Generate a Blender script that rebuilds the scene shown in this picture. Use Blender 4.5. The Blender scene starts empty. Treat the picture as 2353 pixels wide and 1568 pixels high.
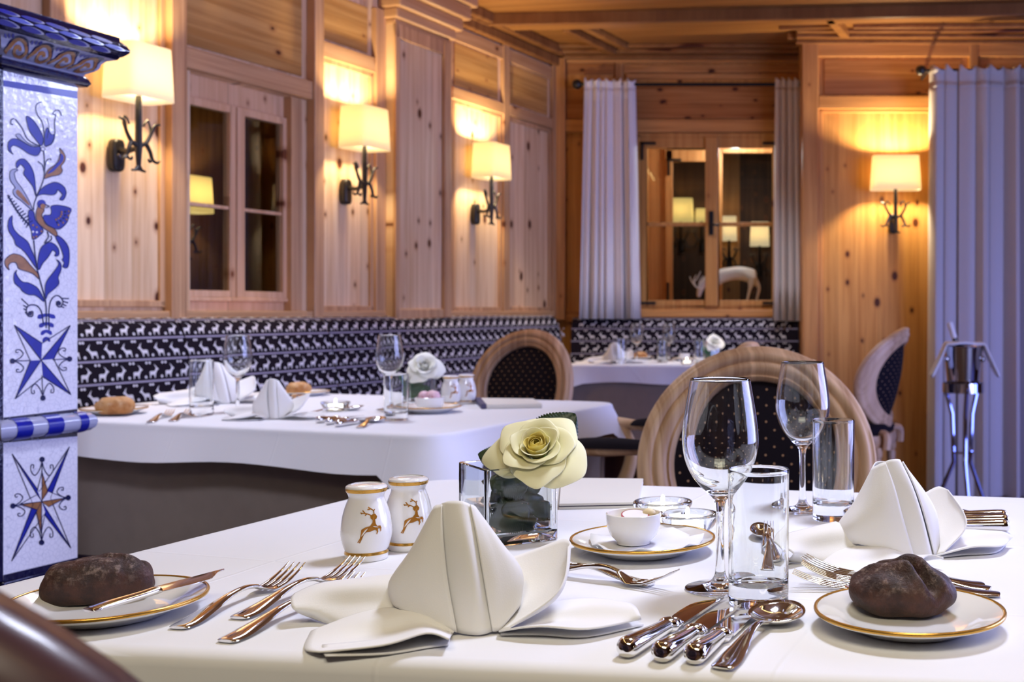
import bpy, bmesh, math, random
from mathutils import Vector, Matrix
V = Vector
PI = math.pi
sc = bpy.context.scene
COL = sc.collection
# ---------------------------------------------------------------- view
PW, PH, F, CX, CY, EYE, TZ = 2353, 1568, 2600.0, 1700.0, 715.0, 1.034, 0.76
cam_d = bpy.data.cameras.new('camera')
cam = bpy.data.objects.new('camera', cam_d); COL.objects.link(cam)
cam.location = (0, 0, EYE); cam.rotation_euler = (PI/2, 0, 0)
cam_d.sensor_width = 36; cam_d.lens = F/PW*36
cam_d.shift_x = (PW/2-CX)/PW; cam_d.shift_y = (CY-PH/2)/PW
cam_d.clip_start = .02; cam_d.clip_end = 60
cam_d.dof.use_dof = True; cam_d.dof.focus_distance = 1.16; cam_d.dof.aperture_fstop = 10
sc.camera = cam
sc.view_settings.view_transform = 'Standard'; sc.view_settings.look = 'None'
sc.view_settings.gamma = 1; sc.view_settings.use_curve_mapping = False
sc.view_settings.exposure = 0.35
sc.cycles.use_denoising = True
sc.cycles.max_bounces = 14; sc.cycles.transmission_bounces = 12; sc.cycles.transparent_max_bounces = 12
sc.cycles.diffuse_bounces = 3; sc.cycles.glossy_bounces = 5
sc.cycles.sample_clamp_indirect = 4
wd = bpy.data.worlds.new('world'); sc.world = wd; wd.use_nodes = True
wd.node_tree.nodes['Background'].inputs[0].default_value = (.55, .65, 1, 1)
wd.node_tree.nodes['Background'].inputs[1].default_value = .02

def area(name, loc, target, sx, sy, power, col, spread=180):
    l = bpy.data.lights.new(name, 'AREA'); l.shape = 'RECTANGLE'; l.size = sx; l.size_y = sy
    l.energy = power; l.color = col; l.spread = math.radians(spread)
    o = bpy.data.objects.new(name, l); COL.objects.link(o)
    o.location = loc; o.rotation_euler = (V(target)-V(loc)).to_track_quat('-Z', 'Y').to_euler()
    return o
# daylight through the window in the right-hand wall; then three added lights without a real source
area('daylight_right', (2.92, 2.6, 1.3), (0, 2.6, .9), 2.8, 1.8, 120, (.43, .48, 1))
area('tile_highlight_light', (2.9, 4.75, 2.42), (-1.4, 2.4, 1.5), .6, .3, 4.5, (.55, .62, 1), 90)  # added light for the highlight on the upper stove tile, no opening there
area('blue_fill_low', (2.9, 5.0, .55), (1.1, 6.2, .5), .9, .7, 7, (.14, .20, 1), 130)  # added blue fill for the lower curtain folds and the edge-on chair
area('warm_fill_behind', (.1, -.75, 2.6), (.1, -.55, 0), 1.6, .7, 25, (1, .91, .70), 135)  # added warm fill for the faces turned to the camera, no fixture
# ceiling downlights over the tables
area('downlight_near', (.35, 1.75, 2.55), (-.05, 1.25, .76), .34, .34, 8, (.74, .79, 1), 100)
area('downlight_corner', (-1.3, 3.7, 2.55), (-1.35, 3.25, .76), .4, .4, 9.5, (.76, .80, 1), 112)
area('downlight_far', (.1, 6.0, 2.5), (-.2, 6.1, .76), .3, .3, 5, (.80, .83, 1), 90)
area('downlight_stove', (-.5, .9, 2.55), (-1.4, 2.3, 1.0), .3, .3, 4, (.7, .76, 1), 70)

# ---------------------------------------------------------------- helpers
def P(x, y, d): return V(((x-CX)/F*d, d, EYE-(y-CY)/F*d))
def T(x, y, z=TZ): return P(x, y, (EYE-z)*F/(y-CY))
dL = V((.3272, .9450, 0)); nL = V((.9450, -.3272, 0)); CORNER = V((-1.144, 7.0, 0))
def LW(x, y, off=0.0):
    r = (x-CX)/F
    d = (CORNER.dot(nL)+off)/(nL.x*r+nL.y)
    return P(x, y, d)
def lw_u(x, off=0.0): return (LW(x, CY, off)-CORNER).dot(dL)
def LWP(u, z, off=0.0): return CORNER+dL*u+nL*off+V((0, 0, z))
def spl(pts, n=6, closed=False):
    pts = [V(p) if not isinstance(p, V) else p for p in pts]
    m = len(pts); out = []
    g = (lambda i: pts[i % m]) if closed else (lambda i: pts[max(0, min(m-1, i))])
    for i in range(m if closed else m-1):
        a, b, c, d = g(i-1), g(i), g(i+1), g(i+2)
        for k in range(n):
            t = k/n
            out.append(.5*((2*b)+(c-a)*t+(2*a-5*b+4*c-d)*t*t+(3*b-a-3*c+d)*t**3))
    if not closed: out.append(pts[-1].copy())
    return out
def lerp(a, b, t): return a+(b-a)*t
def sst(a, b, x):
    t = max(0, min(1, (x-a)/(b-a))); return t*t*(3-2*t)

class MB:
    def __init__(s): s.v = []; s.f = []; s.m = []
    def add(s, vs, fs, m=0):
        k = len(s.v); s.v += [tuple(v) for v in vs]
        for f in fs: s.f.append([i+k for i in f]); s.m.append(m)
        return s
    def grid(s, rows, m=0, cu=False, cv=False):
        R, C = len(rows), len(rows[0]); fs = []
        for i in range(R if cv else R-1):
            for j in range(C if cu else C-1):
                a, b = i*C+j, i*C+(j+1) % C
                c, d = ((i+1) % R)*C+(j+1) % C, ((i+1) % R)*C+j
                fs.append((a, b, c, d))
        return s.add([p for r in rows for p in r], fs, m)
    def poly(s, pts, m=0): return s.add(pts, [list(range(len(pts)))], m)
    def prism(s, pts, off, m=0):
        n = len(pts); off = V(off); vs = [V(p) for p in pts]+[V(p)+off for p in pts]
        fs = [list(range(n))[::-1], list(range(n, 2*n))]+[(i, (i+1) % n, n+(i+1) % n, n+i) for i in range(n)]
        return s.add(vs, fs, m)
    def obox(s, o, a, b, c, m=0):
        o, a, b, c = V(o), V(a), V(b), V(c)
        return s.prism([o, o+a, o+a+b, o+b], c, m)
    def box(s, x0, x1, y0, y1, z0, z1, m=0):
        return s.obox((x0, y0, z0), (x1-x0, 0, 0), (0, y1-y0, 0), (0, 0, z1-z0), m)
    def tube(s, path, rad, n=8, m=0, flat=1.0, up=None, cap=True):
        path = [V(p) for p in path]; L = len(path)
        if not isinstance(rad, (list, tuple)): rad = [rad]*L
        rows = []; pu = V(up) if up else None
        for i, p in enumerate(path):
            t = (path[min(L-1, i+1)]-path[max(0, i-1)]).normalized()
            if pu is None: pu = V((0, 0, 1)) if abs(t.z) < .9 else V((1, 0, 0))
            a = t.cross(pu)
            if a.length < 1e-6: a = t.cross(V((1, .1, .2)))
            a.normalize(); b = a.cross(t).normalized()
            if not up: pu = b
            rows.append([p+a*math.cos(q*2*PI/n)*rad[i]+b*math.sin(q*2*PI/n)*rad[i]*flat for q in range(n)])
        s.grid(rows, m, cu=True)
        if cap:
            k = len(s.v)-L*n
            s.f.append([k+i for i in range(n)][::-1]); s.m.append(m)
            s.f.append([k+(L-1)*n+i for i in range(n)]); s.m.append(m)
        return s
    def lathe(s, prof, n=40, c=(0, 0, 0), m=0, sx=1, sy=1):
        rows = []
        for r, z in prof:
            rows.append([V((c[0]+max(r, 1e-5)*sx*math.cos(2*PI*k/n), c[1]+max(r, 1e-5)*sy*math.sin(2*PI*k/n), c[2]+z)) for k in range(n)])
        return s.grid(rows, m, cu=True)
    def ell(s, c, r, n=12, k=8, m=0, M=None):
        rows = []
        for i in range(k+1):
            th = PI*i/k
            rows.append([V((r[0]*math.sin(th)*math.cos(2*PI*j/n), r[1]*math.sin(th)*math.sin(2*PI*j/n), r[2]*math.cos(th))) for j in range(n)])
        rows = [[(M @ p if M else p)+V(c) for p in row] for row in rows]
        return s.grid(rows, m, cu=True)
    def build(s, name, mats, parent=None, world=True, smooth=True, ang=40, bevel=0, bseg=2, solid=0, soff=0, sub=0, recalc=True):
        me = bpy.data.meshes.new(name)
        vs = s.v
        if parent and world:
            Mi = wmat(parent).inverted(); vs = [Mi @ V(v) for v in vs]
        me.from_pydata([tuple(v) for v in vs], [], s.f)
        if not isinstance(mats, (list, tuple)): mats = [mats]
        for m in mats: me.materials.append(m)
        for p, m in zip(me.polygons, s.m): p.material_index = min(m, len(mats)-1)
        bm = bmesh.new(); bm.from_mesh(me)
        bmesh.ops.remove_doubles(bm, verts=bm.verts, dist=2e-6)
        if recalc: bmesh.ops.recalc_face_normals(bm, faces=bm.faces)
        bm.to_mesh(me); bm.free()
        for p in me.polygons: p.use_smooth = smooth
        if smooth and not sub: me.set_sharp_from_angle(angle=math.radians(ang))
        o = bpy.data.objects.new(name, me); COL.objects.link(o)
        if parent: o.parent = parent
        if bevel:
            b = o.modifiers.new('bevel', 'BEVEL'); b.width = bevel; b.segments = bseg; b.limit_method = 'ANGLE'; b.angle_limit = math.radians(35)
        if solid:
            b = o.modifiers.new('solid', 'SOLIDIFY'); b.thickness = solid; b.offset = soff
        if sub:
            b = o.modifiers.new('sub', 'SUBSURF'); b.levels = sub; b.render_levels = sub
        return o
def wmat(o):
    M = o.matrix_basis.copy()
    return wmat(o.parent) @ M if o.parent else M
def tag(o, label, cat, group=None, kind=None):
    o['label'] = label; o['category'] = cat
    if group: o['group'] = group
    if kind: o['kind'] = kind
    return o
def struct(o): o['kind'] = 'structure'; return o
def thing(name, label, cat, loc=(0, 0, 0), rz=0, group=None, scale=1):
    o = bpy.data.objects.new(name, None); COL.objects.link(o); o.empty_display_size = .05
    o.location = loc; o.rotation_euler = (0, 0, rz); o.scale = (scale,)*3
    if label: tag(o, label, cat, group)
    return o
def dup(root, label, loc=None, rz=None, scale=None, group=None):
    def cp(o, par):
        c = o.copy(); COL.objects.link(c)
        if par: c.parent = par
        for ch in KIDS(o): cp(ch, c)
        return c
    r = cp(root, None)
    r['label'] = label
    if group: r['group'] = group
    if loc is not None: r.location = loc
    if rz is not None: r.rotation_euler = (0, 0, rz)
    if scale is not None: r.scale = (scale,)*3
    return r
def KIDS(o): return [c for c in list(COL.objects) if c.parent == o]
rnd = random.Random(7)

# ---------------------------------------------------------------- materials
def base(name):
    m = bpy.data.materials.new(name); m.use_nodes = True
    nt = m.node_tree; return m, nt, nt.nodes['Principled BSDF']
def nd(nt, t, **k):
    n = nt.nodes.new(t)
    for a, b in k.items():
        if a == 'ins':
            for i, v in b.items():
                if isinstance(v, bpy.types.NodeSocket): nt.links.new(v, n.inputs[i])
                else: n.inputs[i].default_value = v
        else: setattr(n, a, b)
    return n
def mth(nt, op, a, b=0.0, c=0.0):
    return nd(nt, 'ShaderNodeMath', operation=op, ins={0: a, 1: b, 2: c}).outputs[0]
def mixc(nt, f, a, b, mode='MIX'):
    n = nd(nt, 'ShaderNodeMix', data_type='RGBA', blend_type=mode)
    for i, v in ((0, f), (6, a), (7, b)):
        if isinstance(v, bpy.types.NodeSocket): nt.links.new(v, n.inputs[i])
        else: n.inputs[i].default_value = v if i == 0 else (*v, 1)
    return n.outputs[2]
def sstep(nt, v, a, b):
    n = nd(nt, 'ShaderNodeMapRange', interpolation_type='SMOOTHSTEP', ins={0: v, 1: a, 2: b, 3: 0.0, 4: 1.0}); return n.outputs[0]
def plain(name, col, rough=.5, metal=0, spec=.5, coat=0, noise=0, nscale=60, bump=0, bscale=200, sheen=0):
    m, nt, b = base(name)
    b.inputs['Base Color'].default_value = (*col, 1); b.inputs['Roughness'].default_value = rough
    b.inputs['Metallic'].default_value = metal; b.inputs['Specular IOR Level'].default_value = spec
    b.inputs['Coat Weight'].default_value = coat; b.inputs['Sheen Weight'].default_value = sheen
    tc = nd(nt, 'ShaderNodeTexCoord')
    if noise:
        n = nd(nt, 'ShaderNodeTexNoise', ins={'Vector': tc.outputs['Object'], 'Scale': nscale, 'Detail': 4.0})
        c = mixc(nt, n.outputs[0], tuple(x*(1-noise) for x in col), tuple(min(1, x*(1+noise)) for x in col))
        nt.links.new(c, b.inputs['Base Color'])
    if bump:
        n2 = nd(nt, 'ShaderNodeTexNoise', ins={'Vector': tc.outputs['Object'], 'Scale': bscale, 'Detail': 3.0})
        bp = nd(nt, 'ShaderNodeBump', ins={'Strength': bump, 'Distance': .002, 'Height': n2.outputs[0]})
        nt.links.new(bp.outputs[0], b.inputs['Normal'])
    return m
def pine(name, u=(1, 0), horiz=False, light=(.70, .40, .175), dark=(.50, .24, .085), knot=.42, board=.115, rough=.42, obj=False, kcol=(.085, .022, .008)):
    m, nt, b = base(name)
    if obj: pos = nd(nt, 'ShaderNodeTexCoord').outputs['Object']
    else: pos = nd(nt, 'ShaderNodeNewGeometry').outputs['Position']
    uu = nd(nt, 'ShaderNodeVectorMath', operation='DOT_PRODUCT', ins={0: pos, 1: (u[0], u[1], 0)}).outputs['Value']
    z = nd(nt, 'ShaderNodeSeparateXYZ', ins={0: pos}).outputs[2]
    a, l = (z, uu) if horiz else (uu, z)
    bid = mth(nt, 'FLOOR', mth(nt, 'DIVIDE', a, board))
    wn = nd(nt, 'ShaderNodeTexWhiteNoise', noise_dimensions='1D', ins={'W': bid})
    v1 = nd(nt, 'ShaderNodeCombineXYZ', ins={0: mth(nt, 'MULTIPLY', a, 38.0), 1: mth(nt, 'MULTIPLY', l, 1.3), 2: mth(nt, 'MULTIPLY', bid, 3.7)}).outputs[0]
    n1 = nd(nt, 'ShaderNodeTexNoise', ins={'Vector': v1, 'Scale': 1.0, 'Detail': 4.0, 'Distortion': .5}).outputs[0]
    v2 = nd(nt, 'ShaderNodeCombineXYZ', ins={0: mth(nt, 'MULTIPLY', a, 260.0), 1: mth(nt, 'MULTIPLY', l, 5.0), 2: 0.0}).outputs[0]
    n2 = nd(nt, 'ShaderNodeTexNoise', ins={'Vector': v2, 'Scale': 1.0, 'Detail': 2.0}).outputs[0]
    g = sstep(nt, mth(nt, 'ADD', mth(nt, 'MULTIPLY', n1, .8), mth(nt, 'MULTIPLY', n2, .25)), .35, .72)
    c = mixc(nt, g, light, dark)
    tint = mth(nt, 'ADD', mth(nt, 'MULTIPLY', wn.outputs[0], .26), .87)
    tc = nd(nt, 'ShaderNodeCombineXYZ', ins={0: tint, 1: tint, 2: tint}).outputs[0]
    c = mixc(nt, 1.0, c, tc, 'MULTIPLY') if False else nd(nt, 'ShaderNodeVectorMath', operation='MULTIPLY', ins={0: c, 1: tc}).outputs[0]
    kv = nd(nt, 'ShaderNodeCombineXYZ', ins={0: mth(nt, 'DIVIDE', a, .10), 1: mth(nt, 'DIVIDE', l, .155), 2: 0.0}).outputs[0]
    vo = nd(nt, 'ShaderNodeTexVoronoi', voronoi_dimensions='2D', ins={'Vector': kv, 'Scale': 1.0})
    sp = nd(nt, 'ShaderNodeSeparateColor', ins={0: vo.outputs['Color']})
    keep = mth(nt, 'LESS_THAN', sp.outputs[0], knot)
    rad = mth(nt, 'ADD', mth(nt, 'MULTIPLY', mth(nt, 'POWER', sp.outputs[1], 2.2), .13), .03)
    wob = mth(nt, 'MULTIPLY', mth(nt, 'SUBTRACT', n2, .5), .05)
    dd = mth(nt, 'SUBTRACT', mth(nt, 'ADD', vo.outputs['Distance'], wob), rad)
    halo = mth(nt, 'MULTIPLY', mth(nt, 'MULTIPLY', mth(nt, 'SUBTRACT', 1.0, sstep(nt, dd, 0.0, .16)), keep), .45)
    core = mth(nt, 'MULTIPLY', mth(nt, 'SUBTRACT', 1.0, sstep(nt, dd, -.03, .03)), keep)
    c = mixc(nt, halo, c, (.33, .11, .03)); c = mixc(nt, core, c, kcol)
    seam = mth(nt, 'FRACT', mth(nt, 'DIVIDE', a, board))
    sm = mth(nt, 'MULTIPLY', mth(nt, 'LESS_THAN', seam, .014), .35)
    c = mixc(nt, sm, c, (.2, .08, .03))
    nt.links.new(c, b.inputs['Base Color'])
    b.inputs['Roughness'].default_value = rough
    b.inputs['Specular IOR Level'].default_value = .35
    bp = nd(nt, 'ShaderNodeBump', ins={'Strength': .15, 'Distance': .002, 'Height': n1}); nt.links.new(bp.outputs[0], b.inputs['Normal'])
    return m
def glass(name, col=(.97, .99, .985), ior=1.46, rough=0):
    m, nt, b = base(name)
    b.inputs['Base Color'].default_value = (*col, 1); b.inputs['Transmission Weight'].default_value = 1
    b.inputs['Roughness'].default_value = rough; b.inputs['IOR'].default_value = ior
    return m
def pane(name, refl=1.6, tint=(.9, .92, .9)):
    m, nt, b = base(name); nt.nodes.remove(b)
    o = nt.nodes['Material Output']
    t = nd(nt, 'ShaderNodeBsdfTransparent', ins={0: (*tint, 1)}); g = nd(nt, 'ShaderNodeBsdfGlossy', ins={'Roughness': .02})
    ge = nd(nt, 'ShaderNodeNewGeometry')
    co = mth(nt, 'ABSOLUTE', nd(nt, 'ShaderNodeVectorMath', operation='DOT_PRODUCT', ins={0: ge.outputs['Incoming'], 1: ge.outputs['Normal']}).outputs['Value'])
    fr = mth(nt, 'MULTIPLY', mth(nt, 'MULTIPLY_ADD', mth(nt, 'POWER', mth(nt, 'SUBTRACT', 1.0, co), 5.0), .96, .04), refl*.6)
    mx = nd(nt, 'ShaderNodeMixShader', ins={0: fr, 1: t.outputs[0], 2: g.outputs[0]}); nt.links.new(mx.outputs[0], o.inputs[0])
    return m
def emis(name, col, s):
    m, nt, b = base(name)
    b.inputs['Base Color'].default_value = (*col, 1); b.inputs['Emission Color'].default_value = (*col, 1); b.inputs['Emission Strength'].default_value = s
    return m
def shade_mat(name, e, col=(1, .80, .42)):
    m, nt, b = base(name); o = nt.nodes['Material Output']
    b.inputs['Base Color'].default_value = (.85, .78, .62, 1); b.inputs['Roughness'].default_value = .9
    b.inputs['Emission Color'].default_value = (*col, 1); b.inputs['Emission Strength'].default_value = e
    tr = nd(nt, 'ShaderNodeBsdfTranslucent', ins={0: (.9, .78, .5, 1)})
    mx = nd(nt, 'ShaderNodeMixShader', ins={0: .4, 1: b.outputs[0], 2: tr.outputs[0]}); nt.links.new(mx.outputs[0], o.inputs[0])
    return m
dl2 = (dL.x, dL.y)
M = {}
M['pineL'] = pine('pine_panel_left', dl2, light=(.87, .64, .40), dark=(.68, .42, .21))  # paler than the back wall's pine: cool daylight put into the colour
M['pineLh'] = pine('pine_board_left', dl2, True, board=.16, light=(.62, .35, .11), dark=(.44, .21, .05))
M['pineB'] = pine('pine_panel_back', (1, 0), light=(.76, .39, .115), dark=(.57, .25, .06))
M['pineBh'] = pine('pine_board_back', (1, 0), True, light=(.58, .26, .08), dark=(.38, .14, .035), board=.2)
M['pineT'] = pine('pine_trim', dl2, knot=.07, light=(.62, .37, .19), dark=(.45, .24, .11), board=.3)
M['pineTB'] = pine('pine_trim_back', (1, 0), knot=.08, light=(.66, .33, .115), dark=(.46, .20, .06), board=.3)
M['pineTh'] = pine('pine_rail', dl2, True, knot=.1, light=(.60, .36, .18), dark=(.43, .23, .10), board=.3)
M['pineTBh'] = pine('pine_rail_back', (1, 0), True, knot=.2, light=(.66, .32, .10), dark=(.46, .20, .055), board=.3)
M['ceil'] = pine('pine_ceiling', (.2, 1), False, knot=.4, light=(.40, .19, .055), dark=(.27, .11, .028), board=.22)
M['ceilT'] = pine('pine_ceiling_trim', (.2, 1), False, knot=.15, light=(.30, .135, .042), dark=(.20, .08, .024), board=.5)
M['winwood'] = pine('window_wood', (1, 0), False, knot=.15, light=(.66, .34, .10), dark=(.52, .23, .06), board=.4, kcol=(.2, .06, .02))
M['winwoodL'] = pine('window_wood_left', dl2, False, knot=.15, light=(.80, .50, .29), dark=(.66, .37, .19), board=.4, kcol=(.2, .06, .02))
M['floor'] = pine('floor_boards', (1, .3), False, knot=.2, light=(.10, .05, .025), dark=(.05, .025, .012), board=.14, rough=.4)
M['chair'] = pine('limewashed_wood', (1, .5), False, knot=0, light=(.76, .52, .31), dark=(.46, .27, .14), board=9, rough=.4, obj=True)
M['darkwood'] = plain('dark_wood', (.06, .022, .014), .35, noise=.3)
def linen():
    m, nt, b = base('white_linen')
    b.inputs['Base Color'].default_value = (.80, .80, .82, 1); b.inputs['Roughness'].default_value = .85; b.inputs['Specular IOR Level'].default_value = .2
    pos = nd(nt, 'ShaderNodeNewGeometry').outputs['Position']; hs = None      # pressed fold lines and a soft drape
    n = nd(nt, 'ShaderNodeTexNoise', ins={'Vector': pos, 'Scale': 5.0, 'Detail': 3.0}).outputs[0]
    for ux, uy, o in ((.28, .96, .10), (.96, -.28, .17)):
        u = nd(nt, 'ShaderNodeVectorMath', operation='DOT_PRODUCT', ins={0: pos, 1: (ux, uy, 0)}).outputs['Value']
        k = mth(nt, 'ABSOLUTE', mth(nt, 'SUBTRACT', mth(nt, 'FRACT', mth(nt, 'ADD', mth(nt, 'DIVIDE', mth(nt, 'ADD', u, mth(nt, 'MULTIPLY', n, .012)), .31), o)), .5))
        r = mth(nt, 'SUBTRACT', 1.0, sstep(nt, k, 0.0, .012)); hs = r if hs is None else mth(nt, 'MAXIMUM', hs, r)
    h = mth(nt, 'ADD', mth(nt, 'MULTIPLY', hs, .22), mth(nt, 'MULTIPLY', n, 1.6))
    bp = nd(nt, 'ShaderNodeBump', ins={'Strength': .35, 'Distance': .006, 'Height': h}); nt.links.new(bp.outputs[0], b.inputs['Normal'])
    return m
M['cloth'] = linen()
M['shadedchair'] = plain('shaded_chair_wood', (.045, .018, .020), .3, noise=.3, nscale=30, coat=.2)  # wood of the foreground chair, its shade put into the colour
M['napkin'] = plain('white_napkin', (.84, .83, .82), .85, spec=.2, sheen=.15, bump=.06, bscale=900)
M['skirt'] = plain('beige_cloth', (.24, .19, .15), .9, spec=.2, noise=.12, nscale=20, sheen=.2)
M['porc'] = plain('white_porcelain', (.86, .85, .83), .12, spec=.6, coat=.5)
M['gold'] = plain('gold_line', (.62, .34, .06), .22, metal=.75)
M['golddeer'] = plain('gold_print', (.40, .16, .01), .32, metal=.3)
M['metal'] = plain('polished_steel', (.80, .79, .78), .07, metal=1)
M['chrome'] = plain('chrome', (.72, .74, .80), .08, metal=1)
M['iron'] = plain('black_iron', (.012, .011, .012), .35, bump=.3, bscale=90)
M['glass'] = glass('clear_glass')
M['vglass'] = glass('vase_glass', (.93, .975, .99))
M['water'] = glass('water', (.97, .99, .99), 1.33)
M['pane'] = pane('window_glass')
M['bread'] = None
M['fabric'] = plain('dark_dotted_fabric', (.010, .007, .011), .85, spec=.15, noise=.3, nscale=300, bump=.15, bscale=700)
M['dot'] = plain('gold_dots', (.46, .27, .14), .7)
M['bench'] = plain('dark_bench_fabric', (.012, .008, .014), .9, spec=.15, noise=.3, nscale=260, bump=.2, bscale=600)
M['benchw'] = plain('white_woven_deer', (.74, .72, .74), .9, spec=.2, noise=.1, nscale=150)
M['benchl'] = plain('lilac_woven_stripe', (.34, .31, .40), .9, spec=.2)
M['curtain'] = plain('grey_curtain', (.62, .58, .57), .9, spec=.15, noise=.05, nscale=200, sheen=.1)
M['curtlin'] = plain('linen_curtain', (.80, .77, .76), .9, spec=.15, noise=.05, nscale=200, sheen=.1)
M['black'] = plain('black_paint', (.01, .01, .012), .4)
M['leaf'] = plain('rose_leaf', (.012, .032, .010), .38, noise=.35, nscale=120, bump=.3, bscale=160)
M['sepal'] = plain('green_sepal', (.12, .34, .03), .5, noise=.3, nscale=90)
M['shade'] = shade_mat('lampshade_linen', .42)
M['shadefar'] = shade_mat('lampshade_far', .42, (1, .82, .32))
M['shadenear'] = shade_mat('lampshade_near', .46, (1, .88, .66))
M['paper'] = plain('cream_card', (.74, .72, .66), .6)
M['wax'] = emis('candle_wax', (1, .93, .8), 1.2)
M['flame'] = emis('flame', (1, .82, .5), 30)
M['led'] = emis('warm_led', (1, .78, .32), 12)
M['red'] = plain('radish_red', (.42, .012, .03), .4)
M['radish'] = plain('radish_flesh', (.86, .82, .82), .5)
M['pink'] = plain('pink_radish', (.86, .55, .62), .45, noise=.25, nscale=60)
M['butter'] = plain('butter', (.85, .70, .42), .5)
M['cap'] = plain('white_foil', (.85, .84, .84), .4)
M['bottle'] = plain('dark_bottle', (.008, .012, .010), .1, coat=.5)
M['figure'] = plain('white_ceramic', (.82, .83, .83), .4)
M['ink'] = plain('dark_ink', (.08, .07, .14), .7)
def tile_mat():
    m, nt, b = base('white_glazed_tile')
    pos = nd(nt, 'ShaderNodeNewGeometry').outputs['Position']
    vo = nd(nt, 'ShaderNodeTexVoronoi', feature='DISTANCE_TO_EDGE', ins={'Vector': pos, 'Scale': 95.0})
    n = nd(nt, 'ShaderNodeTexNoise', ins={'Vector': pos, 'Scale': 9.0, 'Detail': 3.0})
    c = mixc(nt, sstep(nt, vo.outputs[0], .0, .05), (.48, .48, .58), (.74, .73, .80))
    c = mixc(nt, mth(nt, 'MULTIPLY', n.outputs[0], .3), c, (.62, .61, .70)); nt.links.new(c, b.inputs['Base Color'])
    b.inputs['Roughness'].default_value = .16; b.inputs['Coat Weight'].default_value = .4
    n2 = nd(nt, 'ShaderNodeTexNoise', ins={'Vector': pos, 'Scale': 55.0, 'Detail': 2.0})
    bp = nd(nt, 'ShaderNodeBump', ins={'Strength': .5, 'Distance': .004, 'Height': n2.outputs[0]}); bp.inputs['Strength'].default_value = .28; nt.links.new(bp.outputs[0], b.inputs['Normal'])
    return m
M['tile'] = tile_mat()
M['navy'] = plain('navy_glaze', (.003, .004, .035), .12, coat=.6, noise=.4, nscale=40, bump=.5, bscale=110)
M['blue'] = plain('cobalt_glaze', (.003, .009, .26), .3, coat=.1, noise=.35, nscale=70)
M['outline'] = plain('dark_blue_line', (.006, .008, .06), .25)
M['brown'] = plain('brown_glaze', (.27, .12, .045), .25, noise=.5, nscale=90)
M['pale'] = plain('pale_blue_glaze', (.33, .34, .47), .2, coat=.4)
def bread_mat(name, a, b_, flour, fa, sc_=26):
    m, nt, b = base(name)
    tc = nd(nt, 'ShaderNodeTexCoord').outputs['Object']
    n = nd(nt, 'ShaderNodeTexNoise', ins={'Vector': tc, 'Scale': sc_*1.6, 'Detail': 6.0, 'Roughness': .65})
    n2 = nd(nt, 'ShaderNodeTexNoise', ins={'Vector': tc, 'Scale': sc_*5, 'Detail': 5.0, 'Roughness': .7})
    c = mixc(nt, sstep(nt, n.outputs[0], .35, .68), a, b_)
    nz = nd(nt, 'ShaderNodeSeparateXYZ', ins={0: tc}).outputs[2]
    up = sstep(nt, nz, .012, .036)
    f = mth(nt, 'MULTIPLY', mth(nt, 'MULTIPLY', sstep(nt, n2.outputs[0], .48, .7), up), fa)
    c = mixc(nt, f, c, flour); nt.links.new(c, b.inputs['Base Color']); b.inputs['Roughness'].default_value = .62
    bp = nd(nt, 'ShaderNodeBump', ins={'Strength': .7, 'Distance': .003, 'Height': n2.outputs[0]}); nt.links.new(bp.outputs[0], b.inputs['Normal'])
    return m
M['rye'] = bread_mat('rye_crust', (.022, .007, .005), (.070, .023, .013), (.36, .26, .22), .6)
M['white_roll'] = bread_mat('wheat_crust', (.62, .34, .13), (.40, .15, .03), (.78, .62, .42), .5, 12)
def rose_mat():
    m, nt, b = base('rose_petal')
    tc = nd(nt, 'ShaderNodeTexCoord').outputs['Object']
    n = nd(nt, 'ShaderNodeTexNoise', ins={'Vector': tc, 'Scale': 30.0, 'Detail': 3.0})
    c = mixc(nt, n.outputs[0], (.86, .80, .38), (.88, .85, .55))
    nt.links.new(c, b.inputs['Base Color']); b.inputs['Roughness'].default_value = .6
    b.inputs['Subsurface Weight'].default_value = .15; b.inputs['Subsurface Radius'].default_value = (.006, .006, .003); b.inputs['Subsurface Scale'].default_value = 1
    return m
M['rose'] = rose_mat()
M['rosei'] = plain('rose_heart_petal', (.86, .72, .20), .6)
M['rosew'] = plain('white_rose_petal', (.86, .86, .74), .6)
# ================================================================ ROOM
CZ = 2.66                                   # ceiling height
def lwbox(u0, u1, z0, z1, t0, t1, mb=None):
    mb = mb or MB()
    return mb.obox(LWP(u0, z0, t0), dL*(u1-u0), nL*(t1-t0), V((0, 0, z1-z0)))
trim_no = [0]
def trim(mb, m, bevel=.004):
    trim_no[0] += 1
    return struct(mb.build('trim_%d' % trim_no[0], M[m], bevel=bevel, smooth=False))
UB = -10.05                                  # far end of the left wall, behind the camera
pA, pB = LWP(0, 0), LWP(UB, 0)
# floor and ceiling
M['darkpine'] = pine('low_bounce_pine', (1, .3), light=(.16, .08, .03), dark=(.09, .04, .014))  # for unseen walls, darkened to cut warm bounce and deepen reflections
fl = [(pA.x-.3, 7.3, 0), (pB.x-.3, -2.6, 0), (3.1, -2.6, 0), (3.1, 7.3, 0)]
struct(MB().prism(fl, (0, 0, -.1)).build('floor', M['floor'], smooth=False))
struct(MB().prism([(x, y, CZ) for x, y, z in fl], (0, 0, .1)).build('ceiling', M['ceil'], smooth=False))
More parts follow.
